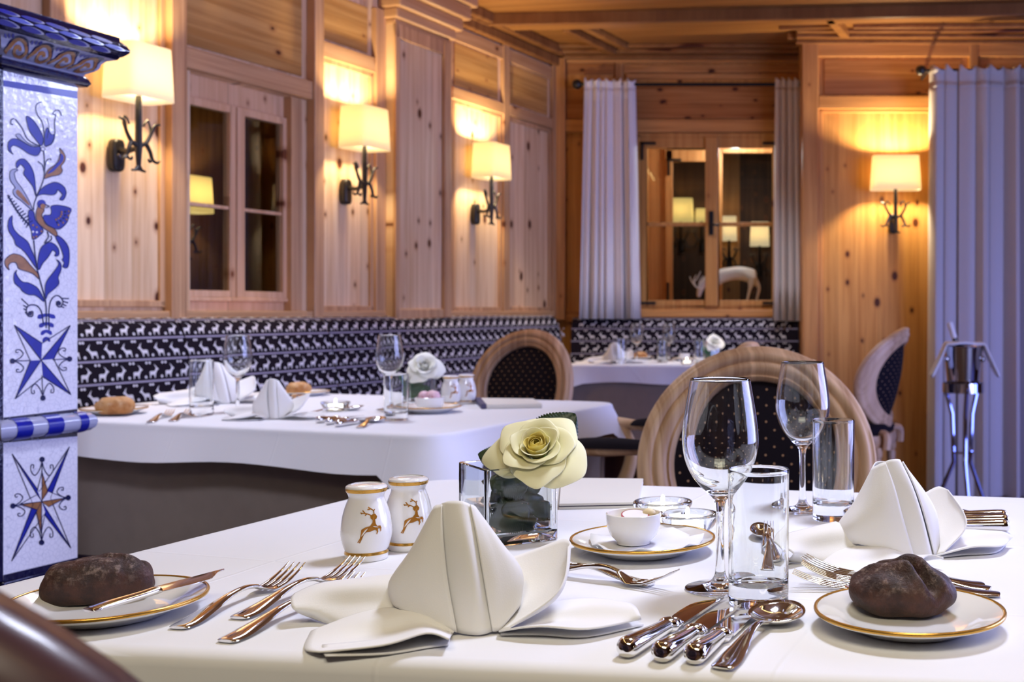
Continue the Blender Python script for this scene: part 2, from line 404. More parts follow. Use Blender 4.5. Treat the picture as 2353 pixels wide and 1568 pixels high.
# left wall: solid pieces round the window opening
W1 = (lw_u(408, -.06), lw_u(694))            # window bay
w1z0, w1z1 = 1.034, 1.945
wl = MB()
lwbox(UB, W1[0], 0, CZ, -.12, 0, wl); lwbox(W1[1], .1, 0, CZ, -.12, 0, wl)
lwbox(W1[0], W1[1], 0, w1z0, -.12, 0, wl); lwbox(W1[0], W1[1], w1z1, CZ, -.12, 0, wl)
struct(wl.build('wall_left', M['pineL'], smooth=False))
zc = 2.47
def post(x0, x1, z0, z1, t=.03, m='pineT'):
    trim(lwbox(lw_u(x0), lw_u(x1), z0, z1, 0, t), m)
def rail(x0, x1, z0, z1, t=.026, m='pineTh'):
    trim(lwbox(lw_u(x0), lw_u(x1), z0, z1, 0, t), m)
rail(-400, 1262, .995, 1.034, .034)           # rail above the bench
post(97, 132, 1.03, CZ, .035); post(374, 409, 1.0, CZ, .045); post(704, 726, 1.0, CZ, .045)
post(853, 875, 1.0, 2.46, .03); post(1031, 1037, 1.0, 2.46, .012); post(1149, 1163, 1.0, CZ, .026); post(1262, 1276, 1.0, CZ, .03)
for x0, x1, z0, z1, m in ((132, 374, 1.05, CZ, 0), (726, 853, 1.034, 2.15, 1), (1037, 1149, 1.034, 2.145, 1), (1163, 1262, 1.034, 2.145, 1)):
    f = MB(); u0, u1 = lw_u(x0), lw_u(x1); b = .022        # thin framing moulding round each panel
    lwbox(u0, u0+b, z0, z1, 0, .014, f); lwbox(u1-b, u1, z0, z1, 0, .014, f)
    lwbox(u0, u1, z1-b, z1, 0, .014, f); lwbox(u0, u1, z0, z0+b, 0, .014, f)
    trim(f, 'pineT', .003)
rail(409, 704, 1.945, 2.025, .035)            # head rail of the window bay
rail(726, 853, 2.15, 2.222); rail(1031, 1149, 2.145, 2.208); rail(1163, 1262, 2.15, 2.212)
rail(-400, 97, 2.14, 2.26); rail(-400, 97, 1.034, 1.10)
for x0, x1, z0 in ((409, 704, 2.03), (726, 853, 2.225), (1037, 1149, 2.21), (1163, 1262, 2.215)):   # upper horizontal boards
    trim(lwbox(lw_u(x0)+.02, lw_u(x1)-.035, z0+.01, 2.45, 0, .008), 'pineLh', .003)
rail(409, 853, 2.52, 2.60, .02); rail(1037, 1262, 2.455, 2.53, .02)
# cornice along the left wall
for i, (t, z0, z1) in enumerate(((.05, 2.54, 2.60), (.09, 2.60, CZ))):
    trim(lwbox(lw_u(1032), -.02, z0, z1, 0, t), 'ceilT', .01)
# pilaster with its stepped head
po = .073
pu0, pu1 = lw_u(905, po), lw_u(1030, po)
trim(lwbox(pu0, pu1, 0, 2.40, 0, po), 'pineL', .004)
fr = MB(); b = .05
lwbox(pu0, pu0+b*.6, 1.0, 2.40, po, po+.014, fr); lwbox(pu1-b*1.2, pu1, 1.0, 2.40, po, po+.022, fr); lwbox(pu0, pu1, 2.33, 2.40, po, po+.014, fr); lwbox(pu0, pu1, 1.0, 1.045, po, po+.014, fr)
trim(fr, 'pineT', .005)
for o_, z0, z1 in ((.012, 2.395, 2.42), (.03, 2.42, 2.47), (.055, 2.47, 2.53), (.085, 2.53, 2.60), (.11, 2.60, CZ)):
    trim(lwbox(pu0-o_*.5, pu1+o_, z0, z1, 0, po+o_), 'pineTh', .008)

# ---- back walls: the recessed window wall (y = 7) and the nearer one on the right (y = 6.6)
YB, YR = 7.0, 6.6
def bx(x, d): return (x-CX)/F*d
def bz(y, d): return EYE-(y-CY)/F*d
wx0, wx1, wz0, wz1 = bx(1474, YB), bx(1786, YB), bz(704, YB), bz(318, YB)
XR = bx(1848, YR)
wb = MB()
wb.box(-1.5, wx0, YB, YB+.12, 0, CZ).box(wx1, XR+.3, YB, YB+.12, 0, CZ).box(wx0, wx1, YB, YB+.12, 0, wz0).box(wx0, wx1, YB, YB+.12, wz1, CZ)
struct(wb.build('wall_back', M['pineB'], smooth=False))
struct(MB().box(XR, 3.1, YR, YB+.2, 0, CZ).build('wall_alcove', M['pineB'], smooth=False))
struct(MB().box(3.0, 3.12, -2.6, 0.9, 0, CZ).box(3.0, 3.12, 4.4, 7.2, 0, CZ).box(3.0, 3.12, .9, 4.4, 0, .3).box(3.0, 3.12, .9, 4.4, 2.25, CZ).build('wall_right', M['darkpine'], smooth=False))
struct(MB().box(pB.x-.3, 3.1, -2.62, -2.5, 0, CZ).build('wall_behind', M['darkpine'], smooth=False))
def btrim(x0, x1, y0, y1, t, m='pineTB', d=YB, t0=0.0, bev=.004):
    trim(MB().box(bx(x0, d), bx(x1, d), d-t, d-t0, bz(y1, d), bz(y0, d)), m, bev)
btrim(1277, 1301, 128, 735, .05)
btrim(1301, 1846, 118, 146, .02, 'pineTBh'); btrim(1415, 1432, 146, 196, .02)
btrim(1301, 1414, 146, 172, .008, 'pineBh'); btrim(1433, 1846, 150, 168, .016, 'pineTBh')
btrim(1440, 1846, 172, 184, .03, 'pineTBh')
btrim(1455, 1846, 200, 274, .012, 'pineBh'); btrim(1301, 1846, 276, 306, .035, 'pineTBh')
btrim(1301, 1455, 200, 274, .008, 'pineBh'); btrim(1301, 1345, 314, 716, .008, 'pineB')
btrim(1301, 1846, 716, 740, .03, 'pineTBh')
# right wall framing
trim(MB().box(XR-.012, bx(1880, YR), YR-.03, YR+.01, 1.0-1.0, CZ), 'pineTB')
trim(MB().box(XR-.014, XR, YR, YB, 0, CZ), 'pineTB')
btrim(1880, 2700, 80, 132, .02, 'pineTBh', YR); btrim(1893, 2210, 136, 218, .008, 'pineBh', YR); btrim(2226, 2246, 100, 225, .022, 'pineTB', YR); btrim(2250, 2700, 136, 218, .008, 'pineBh', YR)
btrim(1880, 2700, 222, 252, .03, 'pineTBh', YR); btrim(1884, 2700, 252, 260, .014, 'pineTBh', YR); btrim(1880, 1890, 252, 1700, .014, 'pineTB', YR)
# cornices
for t, z0, z1 in ((.05, 2.585, 2.61), (.10, 2.61, 2.635), (.14, 2.635, CZ)):
    trim(MB().box(-1.25, XR, YB-t, YB, z0, z1), 'ceilT', .006)
    trim(MB().box(XR-.05, 3.0, YR-t*.8, YR, z0, z1), 'ceilT', .006)
# ceiling coffers: beams and panel mouldings
def cbeam(p0, p1, w, h, m='ceilT'):
    p0, p1 = V((*p0, 0)), V((*p1, 0)); t = (p1-p0).normalized(); s = V((-t.y, t.x, 0))*w/2
    trim(MB().obox(p0-s+V((0, 0, CZ-h)), p1-p0, s*2, V((0, 0, h))), m, .006)
def cp(x, y, z=CZ): q = P(x, y, (EYE-z)*F/(y-CY)); return (q.x, q.y)
cbeam(cp(1084, 44), cp(2500, 14), .16, .05, 'ceil')
cbeam((cp(1084, 44)[0]+.05, cp(1084, 44)[1]-.12), (cp(2500, 14)[0], cp(2500, 14)[1]-.10), .03, .07)
cbeam(cp(1084, 44), (cp(1084, 44)[0]-1.6, cp(1084, 44)[1]-4.6), .14, .05, 'ceil')
cbeam((cp(1084, 44)[0]+.12, cp(1084, 44)[1]-.1), (cp(1084, 44)[0]-1.48, cp(1084, 44)[1]-4.7), .03, .07)
cbeam(cp(1300, 48), cp(1408, 104), .05, .06); cbeam(cp(1325, 44), cp(1440, 104), .05, .035, 'ceil')
cbeam(cp(1170, 52), cp(1275, 108), .05, .05)
cbeam(cp(1905, 26), cp(1942, 68), .05, .05, 'ceil'); cbeam(cp(1790, 58), cp(1935, 52), .02, .03, 'ceil'); cbeam(cp(1960, 54), cp(2400, 52), .02, .03, 'ceil')
cbeam(cp(1810, 74), cp(2600, 72), .04, .045, 'ceil')
cbeam((-2.6, .1), (2.9, -.2), .16, .05, 'ceil')
# warm light strips in the ceiling coffer above the front table (real lamps, seen in glass and china)
ls = MB()
for a, b in (((-1.05, -.2), (1.25, -.2)), ((1.25, -.2), (1.25, 2.2)), ((-1.05, 2.2), (-1.05, -.2)), ((-1.05, 2.2), (1.25, 2.2))):
    a, b = V((*a, CZ-.02)), V((*b, CZ-.02)); t = (b-a).normalized()*.004; s = V((-t.y, t.x, 0))
    ls.obox(a-t-s, b-a+t*2, s*2, (0, 0, .015))
lp = MB()
for x0, x1, y0, y1 in ((-1.13, 1.33, -.28, -.245), (-1.005, 1.205, -.155, -.12), (-1.13, -1.095, -.245, 2.28), (-1.005, -.97, -.12, 2.12), (1.295, 1.33, -.245, 2.28), (1.17, 1.205, -.12, 2.12), (-1.095, 1.295, 2.245, 2.28), (-.97, 1.17, 2.12, 2.155)):
    lp.box(x0, x1, y0, y1, CZ-.075, CZ)  # lips added to keep the strips' reflection out of the back window
trim(lp, 'ceilT', .004)
struct(ls.build('trim_90', M['led'], smooth=False))

# ---------------------------------------------------------------- window in the left wall
w1 = struct(thing('window_1', '', ''))
for k in ('label', 'category'):
    if k in w1: del w1[k]
o1 = -.06
def w1box(mb, x0, x1, z0, z1, t0, t1): return lwbox(lw_u(x0, o1), lw_u(x1, o1), z0, z1, o1+t0, o1+t1, mb)
zg0, zg1 = 1.115, 1.825
f = MB(); w1box(f, 400, 414, w1z0, w1z1, -.03, .02); w1box(f, 655, 700, w1z0, w1z1, -.03, .02); w1box(f, 400, 700, 1.855, w1z1, -.03, .02); w1box(f, 400, 700, w1z0, 1.075, -.03, .02); w1box(f, 410, 690, 1.072, 1.088, .0, .04)
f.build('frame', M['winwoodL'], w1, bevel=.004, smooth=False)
struct(lwbox(lw_u(670), W1[1]+.002, w1z0, w1z1, o1+.02, -.001).build('trim_91', M['pineT'], smooth=False))
for (x0, x1, gx0, gx1) in ((411, 527, 416, 513), (530, 650, 547, 635)):
    s = MB(); w1box(s, x0, gx0, 1.088, 1.855, .0, .035); w1box(s, gx1, x1, 1.088, 1.855, .0, .035); w1box(s, gx0, gx1, zg1, 1.855, .0, .035); w1box(s, gx0, gx1, 1.088, zg0, .0, .035)
    w1box(s, gx0, gx1, 1.438, 1.452, .004, .03)
    sa = s.build('sash', M['winwoodL'], w1, bevel=.003, smooth=False)
    g = MB(); w1box(g, gx0-1, gx1+1, zg0-.003, zg1+.003, .014, .018); g.build('pane', M['pane'], sa, smooth=False)
# wood-lined room added behind it to hold the stand-in for a reflected lamp
nb = MB(); ua, ub = W1[0]-.4, W1[1]+1.7
for q in ((ua, ub, .7, 2.3, -1.5, -1.45), (ua, ub, .65, .7, -1.5, -.13), (ua, ub, 2.3, 2.35, -1.5, -.13), (ua-.05, ua, .7, 2.3, -1.5, -.13), (ub, ub+.05, .7, 2.3, -1.5, -.13)): lwbox(q[0], q[1], q[2], q[3], q[4], q[5], nb)
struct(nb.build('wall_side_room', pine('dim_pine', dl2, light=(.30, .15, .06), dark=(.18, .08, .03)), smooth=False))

# ---------------------------------------------------------------- window in the back wall
w2 = struct(thing('window_2', '', ''))
for k in ('label', 'category'):
    if k in w2: del w2[k]
def wbox(mb, x0, x1, y0, y1, d0, d1, D=YB): return mb.box(bx(x0, D), bx(x1, D), d0, d1, bz(y1, D), bz(y0, D))
f = MB(); wbox(f, 1462, 1474, 312, 712, 6.96, 7.1); wbox(f, 1786, 1798, 312, 712, 6.96, 7.1); wbox(f, 1462, 1798, 308, 318, 6.96, 7.1); wbox(f, 1462, 1798, 704, 714, 6.96, 7.1)
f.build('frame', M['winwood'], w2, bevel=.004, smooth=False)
s = MB(); wbox(s, 1450, 1806, 712, 730, 6.90, 7.02); s.build('sill', M['pineTBh'], w2, bevel=.008, smooth=False)
for (x0, x1, gx0, gx1) in ((1474, 1630, 1488, 1624), (1630, 1786, 1652, 1774)):
    s = MB(); wbox(s, x0, gx0, 318, 704, 6.955, 6.995); wbox(s, gx1, x1, 318, 704, 6.955, 6.995); wbox(s, gx0, gx1, 318, 342, 6.955, 6.995); wbox(s, gx0, gx1, 690, 704, 6.955, 6.995); wbox(s, gx0, gx1, 512, 521, 6.96, 6.99)
    sa = s.build('sash', M['winwood'], w2, bevel=.004, smooth=False)
    g = MB(); wbox(g, gx0-1, gx1+1, 341, 691, 6.973, 6.977); g.build('pane', M['pane'], sa, smooth=False)
    xa, xb, sg = (1474, 1500, 1) if x0 < 1600 else (1786, 1764, -1)
    h = MB()
    for yy in (332, 697): wbox(h, min(xa, xa+sg*34), max(xa, xa+sg*34), yy-3, yy+3, 6.946, 6.956)
    wbox(h, min(xa, xa+sg*6), max(xa, xa+sg*6), 329, 370, 6.946, 6.956)
    h.build('hinge', M['iron'], sa, smooth=False)
s = MB(); wbox(s, 1621, 1650, 318, 704, 6.935, 6.956); ms = s.build('centre_stile', M['winwood'], w2, bevel=.005, smooth=False)
s = MB(); wbox(s, 1630, 1640, 488, 542, 6.92, 6.936); s.tube([P(1635, 516, 6.93), P(1635, 516, 6.88), P(1652, 518, 6.88)], .008)
s.build('handle', M['iron'], w2, bevel=.003)
# the box between inner and outer window: jambs, bottom board, outer frame
s = MB(); wbox(s, 1466, 1476, 300, 712, 7.1, 7.46); wbox(s, 1786, 1796, 300, 712, 7.1, 7.46); wbox(s, 1466, 1796, 700, 712, 7.1, 7.46); wbox(s, 1466, 1796, 300, 312, 7.1, 7.46)
s.build('lining', M['pineB'], w2, smooth=False)
s = MB(); D = 7.46
wbox(s, 1472, 1530, 320, 690, D, D+.03, D); wbox(s, 1530, 1546, 346, 690, D-.02, D+.03, D); wbox(s, 1530, 1640, 346, 372, D-.02, D+.03, D); wbox(s, 1640, 1660, 330, 690, D, D+.03, D); wbox(s, 1660, 1790, 340, 352, D-.02, D+.03, D)
s.build('outer_frame', M['pineTB'], w2, bevel=.003, smooth=False)
s = MB(); wbox(s, 1534, 1540, 368, 404, D-.03, D-.02, D); wbox(s, 1534, 1566, 366, 372, D-.03, D-.02, D); wbox(s, 1532, 1538, 650, 690, D-.03, D-.02, D)
s.build('hinge', M['iron'], w2, smooth=False)
struct(MB().box(bx(1655, 9.5), bx(1700, 9.5), 9.52, 9.6, .4, 2.6).build('trim_92', M['pineTB'], smooth=False))
nb = MB().box(-1.4, 1.0, 9.6, 9.65, .4, 2.6).box(-1.45, -1.4, 7.6, 9.6, .4, 2.6).box(1.0, 1.05, 7.6, 9.6, .4, 2.6).box(-1.4, 1.0, 7.6, 9.6, .35, .4).box(-1.4, 1.0, 7.6, 9.6, 2.6, 2.65)
struct(nb.build('wall_back_room', pine('dark_pine', (1, 0), light=(.10, .045, .018), dark=(.05, .02, .008)), smooth=False))  # room added behind the panes to hold the stand-ins for reflected lamps
# window in the right-hand wall (daylight side, out of the picture)
w3 = struct(thing('window_3', '', ''))
for k in ('label', 'category'):
    if k in w3: del w3[k]
f = MB()
for y0, y1, z0, z1 in ((.9, .98, .3, 2.25), (4.32, 4.4, .3, 2.25), (.98, 4.32, .3, .38), (.98, 4.32, 2.17, 2.25), (2.6, 2.68, .38, 2.17)): f.box(3.02, 3.09, y0, y1, z0, z1)
f.build('frame', M['winwood'], w3, smooth=False)
# ================================================================ WALL LAMPS
def wall_lamp(label, origin, n, t, w, dep, h, power, mat='shade', nom=False, plate=True):
    """origin: bottom centre of the back plate on the wall; n: out of the wall; t: along the wall"""
    n, t = V(n), V(t); z = V((0, 0, 1)); o = V(origin)
    r = thing('wall_lamp', label, 'lamp', o, 0, 'wall lamps with fabric shades')
    q = lambda a, b, c: o+t*a+n*b+z*c
    pl = MB(); pts = []
    for i in range(20):
        an = 2*PI*i/20; pts.append(q(.026*math.copysign(abs(math.cos(an))**.6, math.cos(an)), .002, .058+.058*math.copysign(abs(math.sin(an))**.55, math.sin(an))))
    pl.prism(pts, n*.034); pl.build('back_plate', M['iron'], r, bevel=.008)
    ax = .012+dep*.5+.03
    ar = MB(); ar.tube([q(0, .03, .075), q(0, ax*.6, .07), q(0, ax, .082)], [.012, .009, .011]); ar.build('arm', M['iron'], r)
    st = MB(); st.tube([q(0, ax, .0), q(0, ax, .03), q(0, ax, .08), q(0, ax, .26)], [.007, .009, .013, .010], 8)
    for s in (-1, 1): st.tube([q(0, ax, .02), q(s*.012, ax, .003), q(s*.028, ax, .0)], [.007, .006, .004], 6)
    st.build('stem', M['iron'], r)
    for s in (-1, 1):
        an = MB()
        def tb(pts, r0, r1):
            pp = spl([q(s*a, ax+b, c) for a, b, c in pts], 5)
            an.tube(pp, [lerp(r0, r1, i/(len(pp)-1)) for i in range(len(pp))], 7)
        tb([(0, 0, .085), (.03, 0, .10), (.052, 0, .135), (.064, .005, .165), (.085, .006, .172)], .009, .004)
        tb([(.052, 0, .135), (.056, -.008, .16), (.048, -.01, .185)], .006, .003)
        tb([(.048, -.01, .184), (.036, -.01, .172), (.03, -.01, .158)], .004, .004)
        tb([(.03, 0, .10), (.045, .004, .07), (.055, .004, .045), (.075, .004, .036), (.086, .004, .046)], .008, .004)
        tb([(.055, .004, .045), (.04, .008, .035), (.034, .008, .045)], .005, .004)
        an.build('antler_branch', M['iron'], r)
    z0, z1 = .245, .245+h
    sh = MB(); rows = []
    N = 40
    for zz, k in ((z0, 1.0), (lerp(z0, z1, .5), .955), (z1, .91)):
        row = []
        for i in range(N):
            an = 2*PI*i/N; ex = .32
            cx_ = math.copysign(abs(math.cos(an))**ex, math.cos(an)); sy_ = math.copysign(abs(math.sin(an))**ex, math.sin(an))
            row.append(q(cx_*w/2*k, ax+sy_*dep/2*k, zz))
        rows.append(row)
    sh.grid(rows, cu=True); sh.build('lamp_shade', M[mat], r, solid=.003, recalc=False)
    MB().ell(q(0, ax, .30), (.022, .022, .032)).build('bulb', emis('bulb_glow', (1, .8, .45), 6), r)
    if power:
        l = bpy.data.lights.new('lamp_light', 'POINT'); l.energy = power; l.color = (1, .77, .45); l.shadow_soft_size = .028
        lo = bpy.data.objects.new('lamp_light', l); COL.objects.link(lo); lo.parent = r; lo.location = (q(0, ax, lerp(z0, z1, .62))-o)
    return r
wall_lamp('wall lamp at the far left, just right of the blue tiled stove', LW(258, 396), nL, dL, .19, .155, .185, 17, 'shadenear')
wall_lamp('wall lamp between the left window and the pilaster', LW(787, 471), nL, dL, .20, .155, .185, 16)
wall_lamp('wall lamp right of the tall pilaster, above the corner bench', LW(1086, 517), nL, dL, .20, .15, .185, 22)
wall_lamp('wall lamp on the right wall beside the long grey curtain', P(2052, 538, YR), (0, -1, 0), (1, 0, 0), .285, .13, .195, 34)
wall_lamp('dim lamp standing in for a reflection in the left window glass', LW(392, 596, -1.44), nL, dL, .24, .15, .19, 3.0, 'shadefar')  # built behind the pane in place of a mirrored lamp
def reflection_lamp(label, x, y, d, w, mat='shadefar', e=.9, h=.20): wall_lamp(label, P(x, y, d), (0, -1, 0), (1, 0, 0), w, .13, h, e, mat)  # lamps built behind the panes in place of reflections in the glass
reflection_lamp('larger yellow lamp behind the back window, standing in for a reflection in the left pane', 1566, 580, 9.58, .215, e=1.2)
reflection_lamp('small yellow lamp behind the back window, standing in for a reflection beside the centre stile', 1613, 579, 9.58, .10, e=.5, h=.11)
reflection_lamp('pale lamp behind the back window, standing in for a reflection in the right pane near the centre stile', 1676, 622, 9.50, .125, 'shadenear', .5)
reflection_lamp('pale lamp behind the back window, standing in for a reflection at the right edge of the right pane', 1745, 634, 9.58, .16, 'shadenear', .8)

# ================================================================ CURTAINS
def curtain(name, label, x0, x1, y0, y1, d, n, amp, mat, seed, flare=0.0, dd=.0):
    r = random.Random(seed)
    ph = [r.uniform(-.5, .5) for _ in range(40)]; am = [r.uniform(.55, 1.2) for _ in range(40)]
    X0, X1, Z1, Z0 = bx(x0, d), bx(x1, d), bz(y0, d), bz(y1, d)
    t = thing(name, label, 'curtain', ((X0+X1)/2, d, Z0))
    nu = n*12
    def wv(u, v):
        k = u*n; i = int(k); fr_ = k-i
        a = lerp(am[i], am[i+1], sst(0, 1, fr_))
        return amp*a*(math.sin(2*PI*(k+ph[i]*(1-fr_)*.5+ph[i+1]*fr_*.5))+.25*math.sin(4*PI*k+ph[i+2]*6))*(.55+.45*v)
    def row(v, gat):
        rr = []
        for i in range(nu+1):
            u = i/nu
            x = lerp(X0, X1, u)+flare*(u-.5)*v+amp*.35*math.cos(2*PI*u*n*1.0)*gat
            rr.append(V((x, d+dd*u+wv(u, v)*gat, lerp(Z1, Z0, v))))
        return rr
    body = MB(); body.grid([row(v, 1) for v in (.012, .03, .08, .15, .25, .4, .55, .7, .85, 1.0)])
    body.build('panel', M[mat], t, solid=.003)
    hd = MB(); hr = []
    for k, (zz, g) in enumerate(((-.035, 1.5), (-.012, 1.1), (.0, .8), (.035, .9), (.075, 1.0))):
        rr = []
        for i in range(nu+1):
            u = i/nu; x = lerp(X0, X1, u)+amp*.35*math.cos(2*PI*u*n)
            rr.append(V((x, d+dd*u+wv(u, .05)*g, Z1-zz+(amp*.25*math.sin(2*PI*u*n*2+1.3) if k == 0 else 0))))
        hr.append(rr)
    hd.grid(hr); hd.build('gathered_heading', M[mat], t, solid=.003)
    return t
curtain('curtain', 'light linen curtain left of the back window', 1340, 1454, 198, 733, 6.85, 7, .046, 'curtlin', 3, .06)
curtain('curtain', 'light linen curtain right of the back window', 1780, 1838, 196, 738, 6.85, 4, .040, 'curtlin', 5, .03)
curtain('curtain', 'long grey curtain on the right behind the wine cooler', 2134, 2620, 172, 1560, 6.34, 15, .080, 'curtain', 11, .04)
def rod(label, x0, x1, y, d):
    t = thing('curtain_rod', label, 'curtain rod', P(x0, y, d)); m = MB()
    m.tube([P(x0, y, d), P(x1, y, d)], .011); m.build('pole', M['iron'], t)
    for x in ((x0,) if x1 > 2300 else (x0, x1)): MB().ell(P(x, y, d), (.03, .03, .03)).build('finial', M['iron'], t)
    for x in (x0+18, x1-18): MB().tube([P(x, y, d), V((P(x, y, d).x, (YB if d > 6.7 else YR)-.008, P(x, y, d).z))], .009).build('bracket', M['iron'], t)
rod('dark rod above the back window', 1326, 1843, 194, 6.86)
rod('dark rod carrying the long grey curtain on the right', 2116, 2640, 162, 6.36)

# ================================================================ DEER FIGURE in the box window
def skin(name, chains, mat, parent, sub=2):
    """chains: lists of (pos, radius); the first chain's first point is the root; later chains start at an index pair"""
    vs, es, rs = [], [], []
    for ch in chains:
        st = ch[0]; prev = None
        if isinstance(st, int): prev = st; ch = ch[1:]
        for p, r_ in ch:
            vs.append(p); rs.append(r_)
            if prev is not None: es.append((prev, len(vs)-1))
            prev = len(vs)-1
    me = bpy.data.meshes.new(name); Mi = wmat(parent).inverted()
    me.from_pydata([tuple(Mi @ V(v)) for v in vs], es, [])
    o = bpy.data.objects.new(name, me); COL.objects.link(o); o.parent = parent; me.materials.append(mat)
    o.modifiers.new('skin', 'SKIN').use_smooth_shade = True
    for i, s in enumerate(me.skin_vertices[0].data):
        s.radius = (rs[i], rs[i]); s.use_root = (i == 0)
    b = o.modifiers.new('sub', 'SUBSURF'); b.levels = sub; b.render_levels = sub
    return o
DD = 7.24
dz = lambda x, y, o=0.0: P(x, y, DD+o)
fig = thing('deer_figurine', 'white grazing deer figurine behind the back window glass', 'figurine', dz(1680, 692))
k = F/DD
sl = bpy.data.lights.new('figurine_fill', 'POINT'); sl.energy = 9; sl.color = (.9, .93, 1); sl.shadow_soft_size = .03
so = bpy.data.objects.new('figurine_fill', sl); COL.objects.link(so); so.location = P(1690, 350, 7.2)  # added light to brighten the figurine, no lamp in the box
skin('body', [[(dz(1719, 629), 17/k), (dz(1704, 627), 18/k), (dz(1684, 629), 16/k), (dz(1662, 632), 18/k), (dz(1645, 635), 17/k), (dz(1630, 638), 11/k), (dz(1618, 648), 9/k), (dz(1610, 662), 9/k), (dz(1607, 672), 7/k), (dz(1605, 684), 4.5/k)],
              [0, (dz(1727, 643, -.03), 11/k), (dz(1726, 655, -.035), 7/k), (dz(1723, 664, -.035), 4/k), (dz(1717, 691, -.035), 2.8/k)],
              [0, (dz(1731, 643, .03), 10/k), (dz(1741, 654, .035), 6/k), (dz(1745, 663, .035), 4/k), (dz(1738, 691, .035), 2.8/k)],
              [4, (dz(1644, 655, -.03), 8/k), (dz(1645, 668, -.035), 4/k), (dz(1643, 691, -.035), 2.8/k)],
              [4, (dz(1640, 655, .03), 8/k), (dz(1634, 668, .035), 4/k), (dz(1632, 691, .035), 2.8/k)],
              [0, (dz(1733, 624), 5/k), (dz(1738, 633), 2.5/k)]], M['figure'], fig)
for s in (-1, 1):
    an = MB()
    for pts in (((1612, 664), (1600, 660), (1590, 648), (1585, 636)), ((1598, 658), (1594, 644), (1600, 632)), ((1592, 650), (1602, 640), (1610, 624)), ((1606, 661), (1608, 646), (1616, 634))):
        pp = spl([dz(x, y, s*(.02+i*.012)) for i, (x, y) in enumerate(pts)], 4); an.tube(pp, [lerp(2.2, 1.0, i/(len(pp)-1))/k for i in range(len(pp))], 6)
    an.build('antler', M['figure'], fig)

# ================================================================ BENCHES with woven deer
DEER = [(.18, .08), (.23, .08), (.27, .26), (.46, .26), (.48, .08), (.53, .08), (.57, .30), (.63, .40), (.70, .52), (.79, .56), (.79, .62), (.71, .68), (.64, .80), (.52, .90), (.60, .76), (.63, .65), (.58, .54), (.50, .47), (.29, .48), (.21, .45), (.20, .30)]
PITCH, ROW = .068, .0765
def bench_cover(mb, S, u0, u1, vlen, phase=0):
    """S(u, v, lift): point of the cushion, v measured down from the top edge"""
    nv = int(vlen/.02); nu_ = max(2, int((u1-u0)/.1))
    mb.grid([[S(lerp(u0, u1, j/nu_), vlen*i/nv, 0) for j in range(nu_+1)] for i in range(nv+1)], 0)
    r = 0
    while True:
        vb = .062+r*ROW                                    # bottom of the row
        if vb > vlen-.01: break
        for a in (0, .0045):
            pass
        n = int((u1-u0)/.05)
        mb.grid([[S(lerp(u0, u1, j/n), vb+a, .0012) for j in range(n+1)] for a in (-.0035, .0035)], 2)
        fl = -1 if r % 2 == 0 else 1
        off = (r % 2)*PITCH*.5+(.3*PITCH if r % 4 > 1 else 0)
        i0 = int(math.ceil((u0-off)/PITCH)); i1 = int((u1-off)/PITCH)
        for i in range(i0, i1):
            ub = off+i*PITCH
            pts = [((a if fl > 0 else 1-a), b) for a, b in DEER]
            if fl < 0: pts = pts[::-1]
            mb.poly([S(ub+a*PITCH*.98, vb-.006-b*(ROW-.014)*.95, .002) for a, b in pts], 1)
            for (a, b, s) in ((.93, .14, .0055), (.08, .93, .005), (.28 if fl > 0 else .92, .93, .005)):
                a = a if fl > 0 else 1-a
                mb.poly([S(ub+a*PITCH+s*math.cos(q*PI/3), vb-.006-b*(ROW-.014)+s*math.sin(q*PI/3), .002) for q in range(6)], 1 if b > .5 else 1)
        r += 1
PROF = [(.018, 1.000), (.045, 1.008), (.075, 1.002), (.100, .985), (.116, .955), (.128, .91), (.150, .80), (.175, .68), (.20, .56), (.215, .47)]
_cum = [0]
for a, b in zip(PROF, PROF[1:]): _cum.append(_cum[-1]+math.hypot(b[0]-a[0], b[1]-a[1]))
def prof(v):
    for i in range(len(PROF)-1):
        if v <= _cum[i+1] or i == len(PROF)-2:
            k = (v-_cum[i])/(_cum[i+1]-_cum[i]); a, b = PROF[i], PROF[i+1]
            t, z = lerp(a[0], b[0], k), lerp(a[1], b[1], k)
            dx, dz_ = b[0]-a[0], b[1]-a[1]; L = math.hypot(dx, dz_)
            return t, z, -dz_/L, dx/L
def SL(u, v, lift):
    t, z, nt_, nz = prof(v); return LWP(u, z, 0)+nL*(t+lift*nt_)+V((0, 0, lift*nz))
def SB(u, v, lift):
    t, z, nt_, nz = prof(v); return V((u, YB-t-lift*nt_-.03, z-.014+lift*nz))
bl = thing('bench', 'dark banquette with white deer pattern along the left wall', 'bench', LWP(-2, 0, .3), 0, 'deer patterned corner benches')
cuts = [lw_u(-250, .12), lw_u(424, .12), lw_u(756, .12), -.17]
for a, b in zip(cuts, cuts[1:]):
    m = MB(); bench_cover(m, SL, a+.003, b-.003, _cum[-1]); m.build('back_cushion', [M['bench'], M['benchw'], M['benchl']], bl, ang=60, recalc=False)
lwbox(cuts[0], -.17, .36, .47, .05, .62).build('seat_cushion', M['bench'], bl, bevel=.02, smooth=False)
lwbox(cuts[0], -.17, .0, .36, .05, .56).build('base', M['darkwood'], bl, smooth=False)
bb = thing('bench', 'dark banquette with white deer pattern under the back window', 'bench', (-.3, 6.7, 0), 0, 'deer patterned corner benches')
m = MB(); bench_cover(m, SB, -1.02, XR-.02, _cum[-1]); m.build('back_cushion', [M['bench'], M['benchw'], M['benchl']], bb, ang=60, recalc=False)
MB().box(-.50, XR-.02, YB-.60, YB-.05, .36, .47).build('seat_cushion', M['bench'], bb, bevel=.02, smooth=False)
MB().box(-.50, XR-.02, YB-.55, YB-.05, 0, .36).build('base', M['darkwood'], bb, smooth=False)
